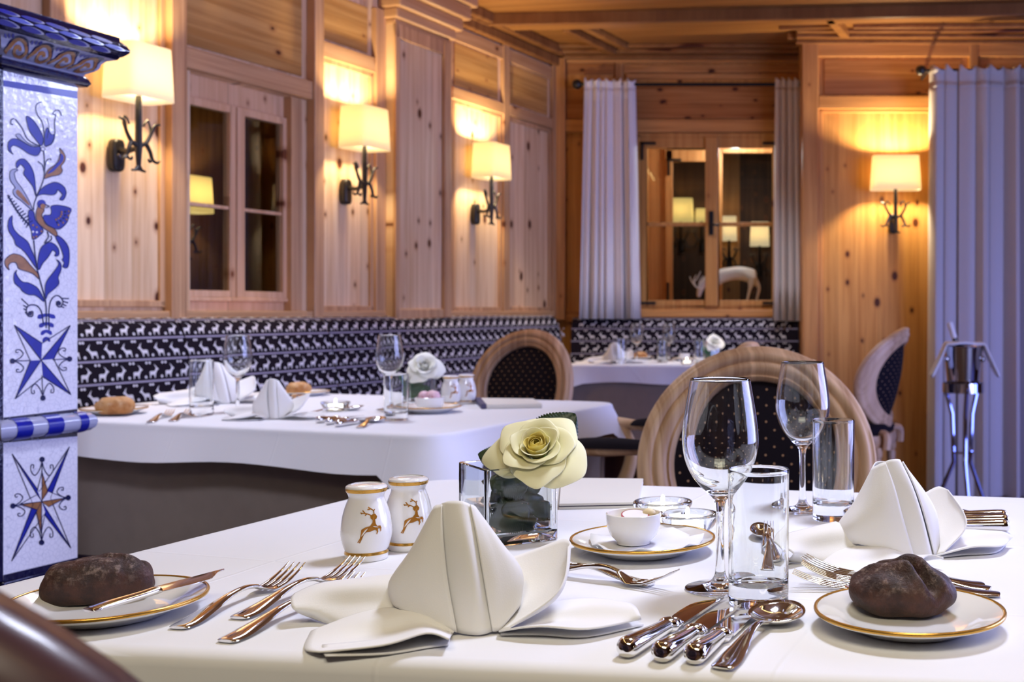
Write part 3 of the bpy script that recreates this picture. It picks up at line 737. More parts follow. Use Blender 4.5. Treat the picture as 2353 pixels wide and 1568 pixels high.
# ================================================================ TILED STOVE
sD = V((math.sin(math.radians(15.5)), math.cos(math.radians(15.5)), 0)); sN = V((sD.y, -sD.x, 0))   # face runs along sD, looks along sN
S1 = V(((178-CX)/F*2.37, 2.37, 0)); r0 = (6-CX)/F
def SF(x, y, lift=0.0):                            # pixel on the painted face
    r = (x-CX)/F; d = (S1.dot(sN)+lift)/(sN.x*r+sN.y); return P(x, y, d)
sL = (S1-SF(6, CY)).dot(sD)
S0 = S1-sD*sL; S0.z = 0
SW = .75                                           # depth of the stove body to the left
stove = thing('tiled_stove', 'blue and white hand painted tiled stove at the left edge', 'stove', (S1-sN*.3-sD*.1))
def sz(y): return SF(178, y).z
def sbox(z0, z1, o=0.0, mb=None):
    mb = mb or MB()
    return mb.obox(S0-sD*o+sN*o+V((0, 0, z0)), sD*(sL+2*o), -sN*(SW+o), V((0, 0, z1-z0)))
zt, zm1, zm0, zb = sz(188), sz(948), sz(992), sz(1292)
sbox(.0, zb, .0).build('base', M['navy'], stove, bevel=.006)
sbox(zb-.05, zb-.012, .02).build('base_moulding', M['navy'], stove, bevel=.012, bseg=3)
def roll(z, o, rad, mats, bands=None):
    m = MB(); path = [S0-sD*o+sN*o-sN*SW, S0-sD*o+sN*o, S1+sD*o+sN*o, S1+sD*o+sN*o-sN*SW]
    N = 12
    def ring(c, out): return [c+out*rad*math.cos(2*PI*q/N)+V((0, 0, z+rad*math.sin(2*PI*q/N))) for q in range(N)]
    a, b = path[1], path[2]
    m.grid([ring(path[0], -sD), ring(a, (sN-sD)), ring(b, (sN+sD)), ring(path[3], sD)], 0, cu=True)
    if bands:
        for u0, u1 in bands:
            rr = []
            for u in (u0, u1):
                c = lerp(a, b, u); rr.append([c+sN*(rad+.0012)*math.cos(2*PI*q/N)+V((0, 0, z+(rad+.0012)*math.sin(2*PI*q/N))) for q in range(N)])
            m.grid(rr, 1, cu=True)
    return m
# ---- decorative painting helpers (lines and leaves lying in the glaze)
def fill(mb, pts, m, lift, closed=True, n=4): mb.poly([SF(p.x, p.y, lift) for p in spl([V((*p, 0)) for p in pts], n, True)], m)
def fillr(mb, pts, m, lift): mb.poly([SF(x, y, lift) for x, y in pts], m)
def stroke(mb, pts, w, m, lift, n=5, taper=False, closed=False):
    pp = spl([V((*p, 0)) for p in pts], n, closed) if n > 1 else [V((*p, 0)) for p in pts]
    if closed: pp.append(pp[0].copy())
    rows = []
    for i, p in enumerate(pp):
        t = pp[min(len(pp)-1, i+1)]-pp[max(0, i-1)]
        if t.length < 1e-6: t = V((1, 0, 0))
        t.normalize(); s = V((-t.y, t.x, 0)); ww = w*(1-.75*i/len(pp)) if taper else w
        rows.append([SF(p.x+s.x*ww/2, p.y+s.y*ww/2, lift), SF(p.x-s.x*ww/2, p.y-s.y*ww/2, lift)])
    mb.grid(rows, m)
def disc(mb, x, y, r_, m, lift): fillr(mb, [(x+r_*math.cos(q*PI/8), y+r_*math.sin(q*PI/8)) for q in range(16)], m, lift)
TM = [M['tile'], M['blue'], M['outline'], M['brown'], M['navy'], M['pale']]
BL, OL, BR, NV = 1, 2, 3, 4
l1, l2, l3 = .0006, .0011, .0016
def tile_base(z0, z1):
    m = MB(); m.obox(S0+V((0, 0, z0)), sD*sL, -sN*SW, V((0, 0, z1-z0))); return m
up = tile_base(zm1, zt)
for y0, y1 in ((186, 213), (938, 950)):
    if y0 < 500: up.poly([SF(8, 184, l1), SF(178, 210, l1), SF(178, 227, l1), SF(8, 198, l1)], BL)
    else: up.poly([SF(8, y0+22, l1), SF(178, y0+2, l1), SF(178, y1, l1), SF(8, y1+16, l1)], NV)
A = lambda pts: [(x/4.61, 180+y/4.61) for x, y in pts]
B = lambda pts: [(x/4.61, 420+y/4.61) for x, y in pts]
def leafy(pts, m, w=1.5):
    fill(up, pts, m, l1); stroke(up, pts, w, OL, l2, 4, closed=True)
# tulip
leafy(A([(145, 805), (92, 765), (85, 690), (120, 645), (170, 640), (230, 665), (330, 720), (420, 722), (430, 770), (390, 820), (310, 800), (220, 740), (150, 712), (115, 735), (125, 785)]), BL)
leafy(A([(430, 715), (330, 700), (250, 640), (210, 590), (165, 600), (200, 640), (280, 690), (360, 725)]), 5)
leafy(A([(280, 400), (350, 440), (420, 540), (462, 640), (440, 715), (380, 650), (315, 560), (290, 480)]), BL)
leafy(A([(480, 722), (470, 620), (500, 520), (540, 590), (580, 600), (560, 680)]), BL)
stroke(up, A([(160, 430), (235, 525), (300, 650), (430, 720)]), 2.2, OL, l2)
stroke(up, A([(440, 250), (395, 270), (380, 320), (400, 390), (450, 470), (470, 600), (470, 700)]), 2.2, OL, l2)
stroke(up, A([(655, 400), (630, 345), (590, 340), (560, 380), (590, 390), (578, 470), (582, 590), (550, 690), (480, 722)]), 2.2, OL, l2)
stroke(up, A([(150, 425), (120, 440), (115, 480), (140, 490)]), 2.6, OL, l2); stroke(up, A([(500, 420), (520, 520), (500, 640)]), 1.4, OL, l2)
disc(up, 455/4.61, 180+750/4.61, 5.5, OL, l2); disc(up, 455/4.61, 180+750/4.61, 3.8, 0, l3)
stroke(up, A([(465, 775), (472, 900), (465, 1060), (400, 1230), (362, 1330), (357, 1400)]), 2.6, OL, l2)
stroke(up, A([(470, 1000), (450, 920), (400, 880)]), 2, OL, l2); stroke(up, A([(475, 960), (490, 880), (530, 850), (540, 870)]), 2, OL, l2)
leafy(A([(380, 1240), (350, 1150), (300, 1080), (250, 1010), (262, 960), (220, 912), (180, 952), (170, 900), (205, 860), (262, 858), (320, 920), (360, 1010), (376, 1130)]), BL)
leafy(A([(330, 1390), (230, 1300), (160, 1250), (138, 1190), (160, 1155), (110, 1080), (108, 990), (150, 960), (190, 972), (155, 1000), (172, 1080), (230, 1160), (290, 1260), (340, 1370)]), 5)
fill(up, A([(310, 1350), (220, 1270), (170, 1215), (190, 1180), (240, 1230), (300, 1310)]), BR, l2)
leafy(A([(380, 1250), (440, 1170), (520, 1118), (600, 1102), (680, 1150), (702, 1220), (672, 1288), (632, 1280), (660, 1232), (612, 1182), (602, 1210), (560, 1236), (450, 1228)]), BL)
leafy(A([(470, 1060), (510, 970), (600, 900), (638, 800), (632, 738), (690, 812), (686, 880), (650, 932), (662, 980), (630, 1020), (540, 1042)]), BR)
fill(up, A([(500, 1010), (560, 950), (630, 870), (645, 800), (675, 830), (665, 880), (620, 930), (560, 990)]), BL, l2)
# bird, fern and lower foliage
leafy(B([(130, 350), (90, 400), (90, 500), (150, 600), (170, 660), (260, 730), (390, 910), (370, 800), (330, 700), (290, 620), (200, 550), (150, 490), (130, 420)]), BL)
leafy(B([(100, 925), (60, 880), (55, 820), (110, 765), (170, 755), (250, 790), (330, 880), (400, 960), (415, 1020), (350, 965), (260, 932), (200, 910), (170, 850), (120, 848), (90, 880)]), BR)
leafy(B([(180, 925), (150, 970), (155, 1060), (210, 1110), (240, 1150), (300, 1186), (380, 1195), (470, 1260), (430, 1160), (380, 1100), (300, 1060), (240, 1050), (200, 1010), (172, 960)]), BL)
leafy(B([(400, 900), (405, 800), (430, 700), (480, 650), (540, 632), (600, 670), (626, 720), (620, 770), (580, 775), (592, 740), (560, 716), (540, 740), (510, 790), (450, 860), (420, 920)]), BL)
leafy(B([(480, 1200), (480, 1090), (510, 1020), (580, 930), (622, 860), (600, 815), (642, 850), (650, 920), (618, 1000), (626, 1070), (570, 1130), (510, 1180), (490, 1230)]), BL)
leafy(B([(590, 580), (640, 680), (672, 780), (660, 815), (680, 850), (665, 890), (710, 902), (732, 850), (736, 740), (720, 670), (680, 610), (620, 562)]), BL)
stroke(up, B([(358, 610), (372, 750), (395, 910), (430, 1050), (482, 1250), (492, 1400), (490, 1540)]), 3, OL, l2)
leafy(B([(310, 290), (360, 310), (380, 400), (460, 500), (420, 560), (350, 602), (335, 520), (310, 440), (300, 340)]), BL)
leafy(B([(400, 260), (380, 340), (395, 410), (450, 470), (520, 520), (605, 572), (590, 500), (500, 440), (445, 350), (470, 290), (440, 225)]), BR)
leafy(B([(460, 350), (530, 340), (545, 300), (540, 250), (620, 238), (750, 272), (735, 340), (715, 410), (670, 465), (620, 492), (540, 470), (480, 430)]), BL)
disc(up, 440/4.61, 420+225/4.61, 10, BL, l2); disc(up, 455/4.61, 420+250/4.61, 6, BR, l3); stroke(up, B([(480, 230), (522, 250), (485, 265)]), 2, OL, l3)
for k in range(5):
    a = lerp(-.12, 1.2, k/4); cx_, cy_ = 560, 330
    for rr in (95, 135, 170): disc(up, (cx_+rr*math.cos(a))/4.61, 420+(cy_+rr*.8*math.sin(a)-10)/4.61, 2.3, BR if rr != 135 else OL, l3)
for x, y in ((350, 450), (390, 470), (350, 520), (390, 525), (440, 515), (355, 580), (385, 570)): disc(up, x/4.61, 420+y/4.61, 2.4, BR if (x+y) % 3 else 0, l3)
stroke(up, B([(500, 520), (515, 570), (470, 640)]), 2.4, OL, l3); stroke(up, B([(540, 560), (545, 600), (480, 645)]), 2.4, OL, l3)
stroke(up, B([(82, 130), (150, 250), (220, 350), (312, 450)]), 4, OL, l1)
for k in range(11):
    f_ = k/10; x, y = lerp(92, 300, f_), lerp(150, 430, f_); L = lerp(24, 62, f_)
    stroke(up, B([(x, y), (x+L*.75, y-L*.45)]), 2.8, OL, l1, 1); stroke(up, B([(x, y), (x-L*.35, y+L*.75)]), 2.8, OL, l1, 1)
for s in (((522, 1560), (520, 1350), (545, 1240), (600, 1195), (650, 1220), (668, 1270), (640, 1316), (605, 1300), (602, 1262), (632, 1256)), ((462, 1500), (440, 1370), (390, 1302), (310, 1300), (280, 1350), (300, 1412), (345, 1412), (347, 1366), (312, 1372))):
    stroke(up, B(s), 2.6, OL, l2)
for a, b in (((655, 1225), (732, 1228)), ((665, 1255), (722, 1272)), ((662, 1285), (705, 1305)), ((650, 1310), (680, 1325)), ((300, 1295), (228, 1228)), ((290, 1320), (245, 1298)), ((285, 1350), (250, 1335)), ((285, 1385), (265, 1372))): stroke(up, B([a, b]), 2.4, OL, l2, 1)
disc(up, 318/4.61, 420+1385/4.61, 5, OL, l2); disc(up, 625/4.61, 420+1278/4.61, 5, OL, l2)
for y, w in ((1418, 92), (1510, 78), (1590, 60), (1665, 42)):
    fill(up, B([(492-w, y+18), (492-w+10, y-18), (492, y-32), (492+w-10, y-18), (492+w, y+18), (492+w*.6, y+20), (492, y-2), (492-w*.6, y+24)]), BL, l1)
def star(mb, c, tips, sides, cols, w=1.7):
    for i, tp in enumerate(tips):
        a, b = sides[i], sides[(i+1) % 4]
        fillr(mb, [c, tp, a] if cols[i] == 0 else [c, tp, b], BL, l1)
        for s in ((c, tp), (tp, a), (tp, b)): stroke(mb, s, w, OL, l2, 1)
def curls(mb, c, dots):
    for dx, dy in dots:
        L = math.hypot(dx, dy); ux, uy = dx/L, dy/L; px, py = -uy, ux
        disc(mb, c[0]+dx, c[1]+dy, 6.2, OL, l2); stroke(mb, [(c[0]+dx*.4, c[1]+dy*.4), (c[0]+dx, c[1]+dy)], 2, OL, l2, 1)
        for s in (-1, 1):
            q = lambda a, b: (c[0]+ux*a*L+px*s*b, c[1]+uy*a*L+py*s*b)
            stroke(mb, [q(.92, 1), q(.75, 6), q(.62, 16), q(.72, 25), q(.86, 25), q(.86, 19), q(.78, 20)], 1.9, OL, l2)
cS = (95, 828)
star(up, cS, [(33, 747), (162, 748), (163, 907), (35, 917)], [(70, 829), (97, 789), (124, 825), (99, 866)], [1, 1, 1, 1])
curls(up, cS, [(-66, 2), (65, -3), (4, 87)])
lo = tile_base(zb, zm0)
cT = (96, 1153)
star(lo, cT, [(28, 1043), (160, 1027), (163, 1260), (27, 1290)], [(76, 1160), (90, 1130), (116, 1145), (102, 1182)], [1, 1, 1, 1])
for tip, a, b in (((97, 1085), (86, 1128), (110, 1130)), ((150, 1145), (112, 1130), (112, 1165)), ((95, 1226), (104, 1178), (84, 1178)), ((46, 1159), (84, 1138), (86, 1172))):
    fillr(lo, [cT, tip, a], 0, l2); fillr(lo, [cT, tip, b], BR, l2)
    for s in ((cT, tip), (tip, a), (tip, b)): stroke(lo, s, 1.5, OL, l3, 1)
curls(lo, cT, [(-66, 10), (61, -9), (0, 94), (1, -97)])
for y0, y1, y2, y3 in ((1000, 990, 1003, 1018), (1322, 1282, 1297, 1338)):
    lo.poly([SF(8, y0, l1), SF(178, y1, l1), SF(178, y2, l1), SF(8, y3, l1)], NV)
for mb, za, zb_ in ((up, zm1, zt), (lo, zb, zm0)):
    mb.obox(S0+sN*.0015+V((0, 0, za)), -sD*.008, -sN*.3, V((0, 0, zb_-za)), NV)
up.build('painted_tile', TM, stove, smooth=False, recalc=False); lo.build('painted_tile', TM, stove, smooth=False, recalc=False)
roll((zm1+zm0)/2, .006, .021, None, [(.08, .27), (.46, .66), (.88, .99)]).build('rounded_band', [M['pale'], M['blue']], stove)
# cornice
CP = [(.0, 212), (.013, 209), (.018, 201), (.014, 192), (.008, 186), (.010, 181), (.022, 173), (.028, 166), (.031, 155), (.038, 147), (.052, 142), (.055, 136), (.060, 133), (.068, 124), (.069, 117), (.064, 108), (.055, 99), (.055, 90), (.045, 87)]
CPT = [(o, EYE-(y-CY)/F*2.42) for o, y in CP]
def cpt(u, k, lift=0.0):                           # u along the face 0..1, k along the profile
    i = max(0, min(len(CPT)-2, int(k))); f_ = k-i
    o = lerp(CPT[i][0], CPT[i+1][0], f_); z = lerp(CPT[i][1], CPT[i+1][1], f_)
    dx, dz_ = CPT[i+1][0]-CPT[i][0], CPT[i+1][1]-CPT[i][1]; L = math.hypot(dx, dz_) or 1
    return lerp(S0-sD*o, S1+sD*o, u)+sN*(o+lift*dz_/L)+V((0, 0, z-lift*dx/L))
cm = MB(); rows = []
for o, z in CPT:
    c = V((0, 0, z)); rows.append([S0-sD*o+sN*o-sN*SW+c, S0-sD*o+sN*o+c, S1+sD*o+sN*o+c, S1+sD*o+sN*o-sN*SW+c])
for i in range(len(rows)-1):
    cm.grid([rows[i], rows[i+1]], 1 if 4 <= i < 10 else 0)
cm.poly(rows[-1], 0)
def con(mb, pts, m, lift, n=4): mb.poly([cpt(p.x, p.y, lift) for p in spl([V((*p, 0)) for p in pts], n, True)], m)
def cst(mb, pts, w, m, lift):
    pp = spl([V((*p, 0)) for p in pts], 5); rr = []
    for i, p in enumerate(pp):
        t = (pp[min(len(pp)-1, i+1)]-pp[max(0, i-1)]); t = V((t.x*28, t.y, 0)).normalized(); s = V((-t.y/28, t.x, 0))*w
        rr.append([cpt(p.x+s.x, p.y+s.y, lift), cpt(p.x-s.x, p.y-s.y, lift)])
    mb.grid(rr, m)
for k in range(4):                                  # running scrolls in the hollow
    u = k*.235+.03
    cst(cm, [(u, 5.4), (u+.07, 7.6), (u+.13, 8.9), (u+.19, 8.2), (u+.205, 6.4), (u+.16, 5.2), (u+.10, 5.6), (u+.10, 7.0), (u+.14, 7.3), (u+.15, 6.6)], .38, 3, .0012)
    cst(cm, [(u+.0, 6.0), (u+.07, 8.3), (u+.135, 9.5), (u+.205, 8.8), (u+.225, 6.2)], .26, 2, .0008)
    for q in range(3): con(cm, [(u+.0+q*.032, 8.6+q*.2), (u+.018+q*.032, 8.4+q*.2), (u+.02+q*.032, 9.2+q*.2), (u+.004+q*.032, 9.4+q*.2)], 4, .001)
for r_ in range(3):                                 # scales on the big roll
    for k in range(6):
        u = k*.18+(r_ % 2)*.09-.03; kk = 12.4+r_*1.25
        if u+.2 > 1.03: continue
        con(cm, [(u+.005, kk), (u+.06, kk+.54), (u+.13, kk+.42), (u+.178, kk-.18), (u+.12, kk-.62), (u+.05, kk-.5)], 5, .0012)
        con(cm, [(u+.0, kk), (u+.05, kk+.50), (u+.11, kk+.36), (u+.155, kk-.15), (u+.10, kk-.54), (u+.04, kk-.45)], 4, .0018)
cm.build('cornice', [M['navy'], M['pale'], M['outline'], M['brown'], M['blue'], M['pale']], stove, ang=50, recalc=False)

# ================================================================ TABLES and their cloths
def rquad(c, r, n=6):
    """corner-rounded polygon (ccw list of 2d Vectors) -> points with outward normals and corner weight"""
    out = []; m = len(c)
    for i in range(m):
        p, a, b = c[i], c[i-1], c[(i+1) % m]
        ea, eb = (p-a).normalized(), (b-p).normalized()
        na, nb_ = V((ea.y, -ea.x)), V((eb.y, -eb.x))
        q0, q1 = p-ea*r, p+eb*r; L = (b-p).length
        for k in range(n+1):
            t = k/n; q = (1-t)**2*q0+2*t*(1-t)*p+t*t*q1
            out.append((q, lerp(na, nb_, t).normalized(), 1-abs(2*t-1)*.55))
        q2 = b-eb*r; ns = max(4, int((q2-q1).length/.05))
        for k in range(1, ns): out.append((lerp(q1, q2, k/ns), nb_, 0))
    return out
def cloth(name, label, c, z, drop, mat, group=None, cdrop=.1, amp=.012, flare=.02, seed=1, r=.05, inset=0.0):
    rr = random.Random(seed); o = rquad(c, r); N = len(o); m = MB()
    cx_ = sum((p[0] for p in o), V((0, 0)))/N
    ph = [rr.uniform(0, 6.28) for _ in range(4)]
    s_ = 0; S = []
    for i, (q, n, w) in enumerate(o):
        S.append(s_); s_ += (o[(i+1) % N][0]-q).length
    tot = s_
    rings = []
    prof_ = [(-.012, 0, 0), (-.004, -.0015, 0), (.0015, -.006, 0), (.003, -.013, 0)]+[(.003+flare*k, -.013-(drop-.013)*k, k) for k in (.15, .35, .6, .8, .97, 1.0)]
    for off, dz_, k in prof_:
        row = []
        for i, (q, n, w) in enumerate(o):
            a = S[i]/tot*2*PI
            wv = amp*k*(math.sin(a*9+ph[0])+.6*math.sin(a*17+ph[1])+.4*math.sin(a*5+ph[2])-.3)
            p = q+n*(off-inset+wv+w*k*flare*1.2)
            row.append(V((p.x, p.y, z+dz_-(cdrop*w*k if k else 0)+.006*k*math.sin(a*7+ph[3]))))
        rings.append(row)
    m.grid(rings, cu=True)
    m.poly(rings[0])
    ob = m.build(name, M[mat], None, ang=70)
    return tag(ob, label, 'tablecloth' if name == 'tablecloth' else 'table skirt', group)
def table(label, c, z, group='dining tables under white cloths'):
    ctr = sum(c, V((0, 0)))/len(c)
    t = thing('dining_table', label, 'table', (ctr.x, ctr.y, 0), 0, group)
    cc = [p+(ctr-p).normalized()*.09 for p in c]
    MB().prism([(p.x, p.y, z-.034) for p in cc], (0, 0, .030)).build('tabletop', M['chair'], t, smooth=False)
    for p in c:
        q = ctr+(p-ctr)*.86; MB().tube([(q.x, q.y, 0), (q.x, q.y, z-.034)], [.022, .03], 10).build('leg', M['chair'], t)
def q2(p): return V((p.x, p.y))
nA, nB = q2(T(985, 1098)), V((-.80, .958))
e_far = V((.9795, -.2014)); e_left = (nA-nB).normalized()
nC = nB+V((.9945, -.13)).normalized()*1.78; nD = nA+e_far*1.5
near = [nB, nC, nD, nA]
tf, tr = q2(T(1003, 1001)), q2(T(1424, 924))
ed = V((-.9430, .3327))
tab2 = [tf, tr, tr+ed*1.35, tf+ed*1.35]
h3a, h3b = q2(P(1300, 838, 5.80)), V((.42, 5.72))
tab3 = [h3a, h3b, V((.42, 6.36)), V((h3a.x+.02, 6.38))]
for lb, c, l_ in (('front dining table carrying the sharp place settings', near, 'near'), ('middle dining table in front of the left bench', tab2, 'mid'), ('small far dining table under the back window', tab3, 'far')):
    table(lb, c, TZ-.002)
g = 'white tablecloths'
cloth('tablecloth', 'white linen cloth on the front table', near, TZ, .16, 'cloth', g, .05, .004, .012, 2, .07)
cloth('tablecloth', 'white linen cloth with a hanging corner on the middle table', tab2, TZ, .085, 'cloth', g, .075, .0035, .035, 5, .08)
cloth('tablecloth', 'white linen cloth on the far table under the back window', tab3, TZ, .095, 'cloth', g, .03, .008, .015, 8, .04)
g = 'beige cloths hanging below the white ones'
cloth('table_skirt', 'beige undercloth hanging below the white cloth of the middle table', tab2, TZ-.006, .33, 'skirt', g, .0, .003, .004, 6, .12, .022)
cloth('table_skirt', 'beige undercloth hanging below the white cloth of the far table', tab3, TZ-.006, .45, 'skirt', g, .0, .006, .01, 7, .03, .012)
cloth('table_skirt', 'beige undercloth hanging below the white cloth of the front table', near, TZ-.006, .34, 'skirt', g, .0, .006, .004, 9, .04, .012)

# ================================================================ ARMCHAIRS with oval backs
def make_chair(label, arms=True, curve=.55, wood='chair'):
    r = thing('armchair' if arms else 'dining_chair', label, 'chair', (0, 0, 0), 0, 'chairs with oval dotted backs')
    tilt = math.radians(11); cz_, cy_ = .695, .262
    def bp(x, v, q=0.0):           # back plane: x across, v up the oval, q towards the sitter
        y = cy_+v*math.sin(tilt)-curve*x*x; z = cz_+v*math.cos(tilt)
        return V((x, y-q*math.cos(tilt), z+q*math.sin(tilt)))
    a, b = .222, .222
    PR = [(-.040, .004), (-.038, .016), (-.030, .021), (-.026, .017), (-.020, .022), (-.010, .027), (0, .025), (.004, .019), (.010, .024), (.020, .026), (.028, .020), (.032, .014), (.038, .012), (.042, .0), (.042, -.012), (.034, -.020), (.028, -.016), (.018, -.022), (.006, -.026), (-.004, -.019), (-.014, -.023), (-.026, -.021), (-.036, -.014)]
    m = MB(); n = 72; rows = []
    for i in range(n):
        th = 2*PI*i/n
        rows.append([bp((a+p)*math.cos(th), (b+p)*math.sin(th), q) for p, q in PR])
    m.grid(rows, cu=True, cv=True); m.build('back_frame', M[wood], r, ang=65)
    m = MB(); ai, bi = a-.034, b-.034
    for side, bul in ((1, .030), (-1, .018)):
        rows = []
        for k in range(7):
            rr = max(k/6, 1e-3); rows.append([bp(ai*rr*math.cos(2*PI*j/40), bi*rr*math.sin(2*PI*j/40), side*(.004+bul*(1-rr**2.2))) for j in range(40)])
        m.grid(rows, 0, cu=True)
        row = 0; v = -bi
        while v < bi:
            x = -ai+(row % 2)*.019
            while x < ai:
                rr = math.hypot(x/ai, v/bi)
                if rr < .95:
                    q = side*(.0055+bul*(1-rr**2.2))
                    m.poly([bp(x+.0027*math.cos(c*PI/3), v+.0027*math.sin(c*PI/3), q) for c in range(6)], 1)
                x += .038
            v += .0185; row += 1
    m.build('back_pad', [M['fabric'], M['dot']], r, ang=80, recalc=False)
    for s in (-1, 1):
        m = MB(); pp = spl([bp(s*.09, -.245, 0), bp(s*.14, -.27, 0), V((s*.19, .245, .43)), V((s*.205, .25, .36))], 5); m.tube(pp, .021, 8); m.build('back_support', M[wood], r)
        if not arms: continue
        m = MB()     # arm with scroll
        pp = spl([bp(s*.225, -.02, .0), V((s*.262, .12, .695)), V((s*.275, -.02, .690)), V((s*.275, -.14, .700)), V((s*.275, -.175, .698))], 6)
        m.tube(pp, [.016]*(len(pp)-8)+[.017, .018, .019, .020, .021, .021, .021, .021], 10)
        m.tube([V((s*.275, -.175-.033*math.sin(k*PI/8)*(1-k/22), .676+.033*math.cos(k*PI/8)*(1-k/22))) for k in range(0, 18)], [.013-.0003*k for k in range(18)], 8)
        m.tube([V((s*.262, -.175, .676)), V((s*.288, -.175, .676))], .032, 16)
        pp = spl([V((s*.275, -.14, .690)), V((s*.272, -.11, .62)), V((s*.262, -.13, .53)), V((s*.248, -.19, .44))], 6); m.tube(pp, [lerp(.017, .024, i/(len(pp)-1)) for i in range(len(pp))], 9)
        arm_o = m.build('arm', M[wood], r, ang=60)
        m = MB(); L = 9; rows = []
        for i in range(L):
            f_ = i/(L-1); y = lerp(.15, -.12, f_); w = .026*math.sin(PI*min(1, max(.0, f_*.94+.03)))**.4
            rows.append([V((s*.272+w*math.cos(2*PI*c/12), y, .700+max(0, math.sin(2*PI*c/12))*w*1.0-.004)) for c in range(12)])
        m.grid(rows, 0, cu=True)
        for i in range(3):
            for w_, zz in ((-.012, .021), (.010, .022)):
                m.poly([V((s*.272+w_+.0027*math.cos(c*PI/3), .08-.065*i+w_+.0027*math.sin(c*PI/3), .700+zz)) for c in range(6)], 1)
        m.build('arm_pad', [M['fabric'], M['dot']], arm_o, ang=80, recalc=False)
    def sup(w, d_, z, dy=0): return [V((w*math.copysign(abs(math.cos(t))**.45, math.cos(t)), dy+d_*math.copysign(abs(math.sin(t))**.45, math.sin(t)), z)) for t in [2*PI*k/36 for k in range(36)]]
    m = MB(); m.grid([sup(.235, .235, .425), sup(.24, .24, .45), sup(.225, .225, .475), sup(.16, .16, .488), sup(.001, .001, .492)], cu=True); m.build('seat', M['fabric'], r, ang=80)
    m = MB(); m.grid([sup(.22, .22, .36), sup(.245, .245, .365), sup(.25, .25, .395), sup(.245, .245, .425), sup(.2, .2, .43)], cu=True); m.build('seat_frame', M[wood], r)
    for sx in (-1, 1):
        for sy in (-1, 1):
            x, y = sx*.205, sy*.205
            m = MB(); m.tube([(x, y, .37), (x, y, .33), (x, y, .315), (x, y, .30), (x, y, .16), (x, y+.01*sy, .03), (x, y+.012*sy, 0)], [.026, .026, .018, .024, .018, .012, .015], 10); m.build('leg', M[wood], r)
    return r
ch1 = make_chair('oval backed chair facing us across the front table, behind the wine glasses', False)
p = P(1741, 1000, 2.52); ch1.location = (p.x-.02, p.y-.26, 0); ch1.rotation_euler = (0, 0, math.radians(-4))
c2 = dup(ch1, 'oval backed chair behind the middle table, its back against the corner bench pattern', (0, 0, 0), math.radians(-24))
p = P(1203, 900, 4.95); c2.location = (p.x-.10, p.y-.24, 0)
c3 = make_chair('armchair at the right end of the middle table, only its arms showing behind the rose'); c3.location = (-.275, 3.06, 0); c3.rotation_euler = (0, 0, math.radians(-103))
c4 = make_chair('oval backed chair seen edge on, lit blue, before the right pine panel', False, 2.2); c4.rotation_euler = (0, 0, math.radians(-107))
p = P(2062, 850, 5.75); c4.location = (p.x-.27, p.y, 0)
c5 = make_chair('dark blurred chair back in the bottom left corner', False, wood='shadedchair'); c5.location = (-.395, .70, 0); c5.rotation_euler = (0, 0, math.radians(176)); c5.scale = (1.03,)*3
# ================================================================ THINGS ON THE TABLES
ZC = TZ+.0004
# ---- cutlery: local x from the handle end (0) to the tip, z up from the cloth
def strip(mb, secs, n=10, m=0):
    rows = []
    for x, y, z, hw, th in secs:
        rows.append([V((x, y+hw*math.copysign(abs(math.cos(t))**.8, math.cos(t)), z+th*math.sin(t))) for t in [2*PI*k/n for k in range(n)]])
    mb.grid(rows, m, cu=True)
    k = len(mb.v)-len(rows)*n
    mb.f.append([k+i for i in range(n)][::-1]); mb.m.append(m)
    mb.f.append([k+(len(rows)-1)*n+i for i in range(n)]); mb.m.append(m)
def refine(secs, n=5):
    a = spl([V(s[:3]) for s in secs], n); b = spl([V((s[3], s[4], 0)) for s in secs], n)
    return [(p.x, p.y, p.z, max(q.x, .0003), max(q.y, .0003)) for p, q in zip(a, b)]
HAND = [(0, 0, .0022, .0075, .0012), (.004, 0, .0022, .0098, .0018), (.02, 0, .003, .0105, .0019), (.045, 0, .0065, .0078, .0019), (.075, 0, .0115, .0045, .0020), (.10, 0, .0125, .0034, .0021), (.118, 0, .0095, .0036, .0020)]
def make_fork(label, L=.19):
    k = L/.19; r = thing('fork', label, 'fork', (0, 0, 0), 0, 'steel forks')
    m = MB(); strip(m, refine([(x*k, y*k, z, w, t) for x, y, z, w, t in HAND]), 12); m.build('handle', M['metal'], r, ang=70)
    m = MB(); strip(m, refine([(.116*k, 0, .0098, .0038, .0019), (.124*k, 0, .0062, .0085, .0013), (.132*k, 0, .0040, .0118, .0011), (.141*k, 0, .0038, .0118, .0011)]), 12)
    for i in range(4):
        y = -.0093+i*.0062
        strip(m, refine([(.139*k, y, .0038, .0024, .0011), (.155*k, y*1.02, .0055, .0021, .0010), (.175*k, y*1.0, .0105, .0017, .0009), (.190*k, y*.96, .0165, .0008, .0006)]), 8)
    m.build('tines', M['metal'], r, ang=70)
    return r
def make_spoon(label, L=.19, bw=.021):
    k = L/.19; r = thing('spoon', label, 'spoon', (0, 0, 0), 0, 'steel spoons')
    m = MB(); strip(m, refine([(x*k, y, z, w, t) for x, y, z, w, t in HAND[:-1]]+[(.120*k, 0, .0085, .004, .002), (.130*k, 0, .0075, .004, .0018)]), 12); m.build('handle', M['metal'], r, ang=70)
    m = MB(); rows = []
    x0, x1 = .126*k, .19*k; cx_, a = (x0+x1)/2, (x1-x0)/2
    for i in range(9):
        q = max(i/8, .002); row = []
        for j in range(32):
            t = 2*PI*j/32; eg = 1+.12*math.cos(t)*-1
            row.append(V((cx_+a*q*math.cos(t), bw*q*math.sin(t)*eg, .0012+.0095*q**2.2+.002*q*math.cos(t))))
        rows.append(row)
    m.grid(rows, cu=True); m.build('bowl', M['metal'], r, solid=.0012, soff=1, recalc=True)
    return r
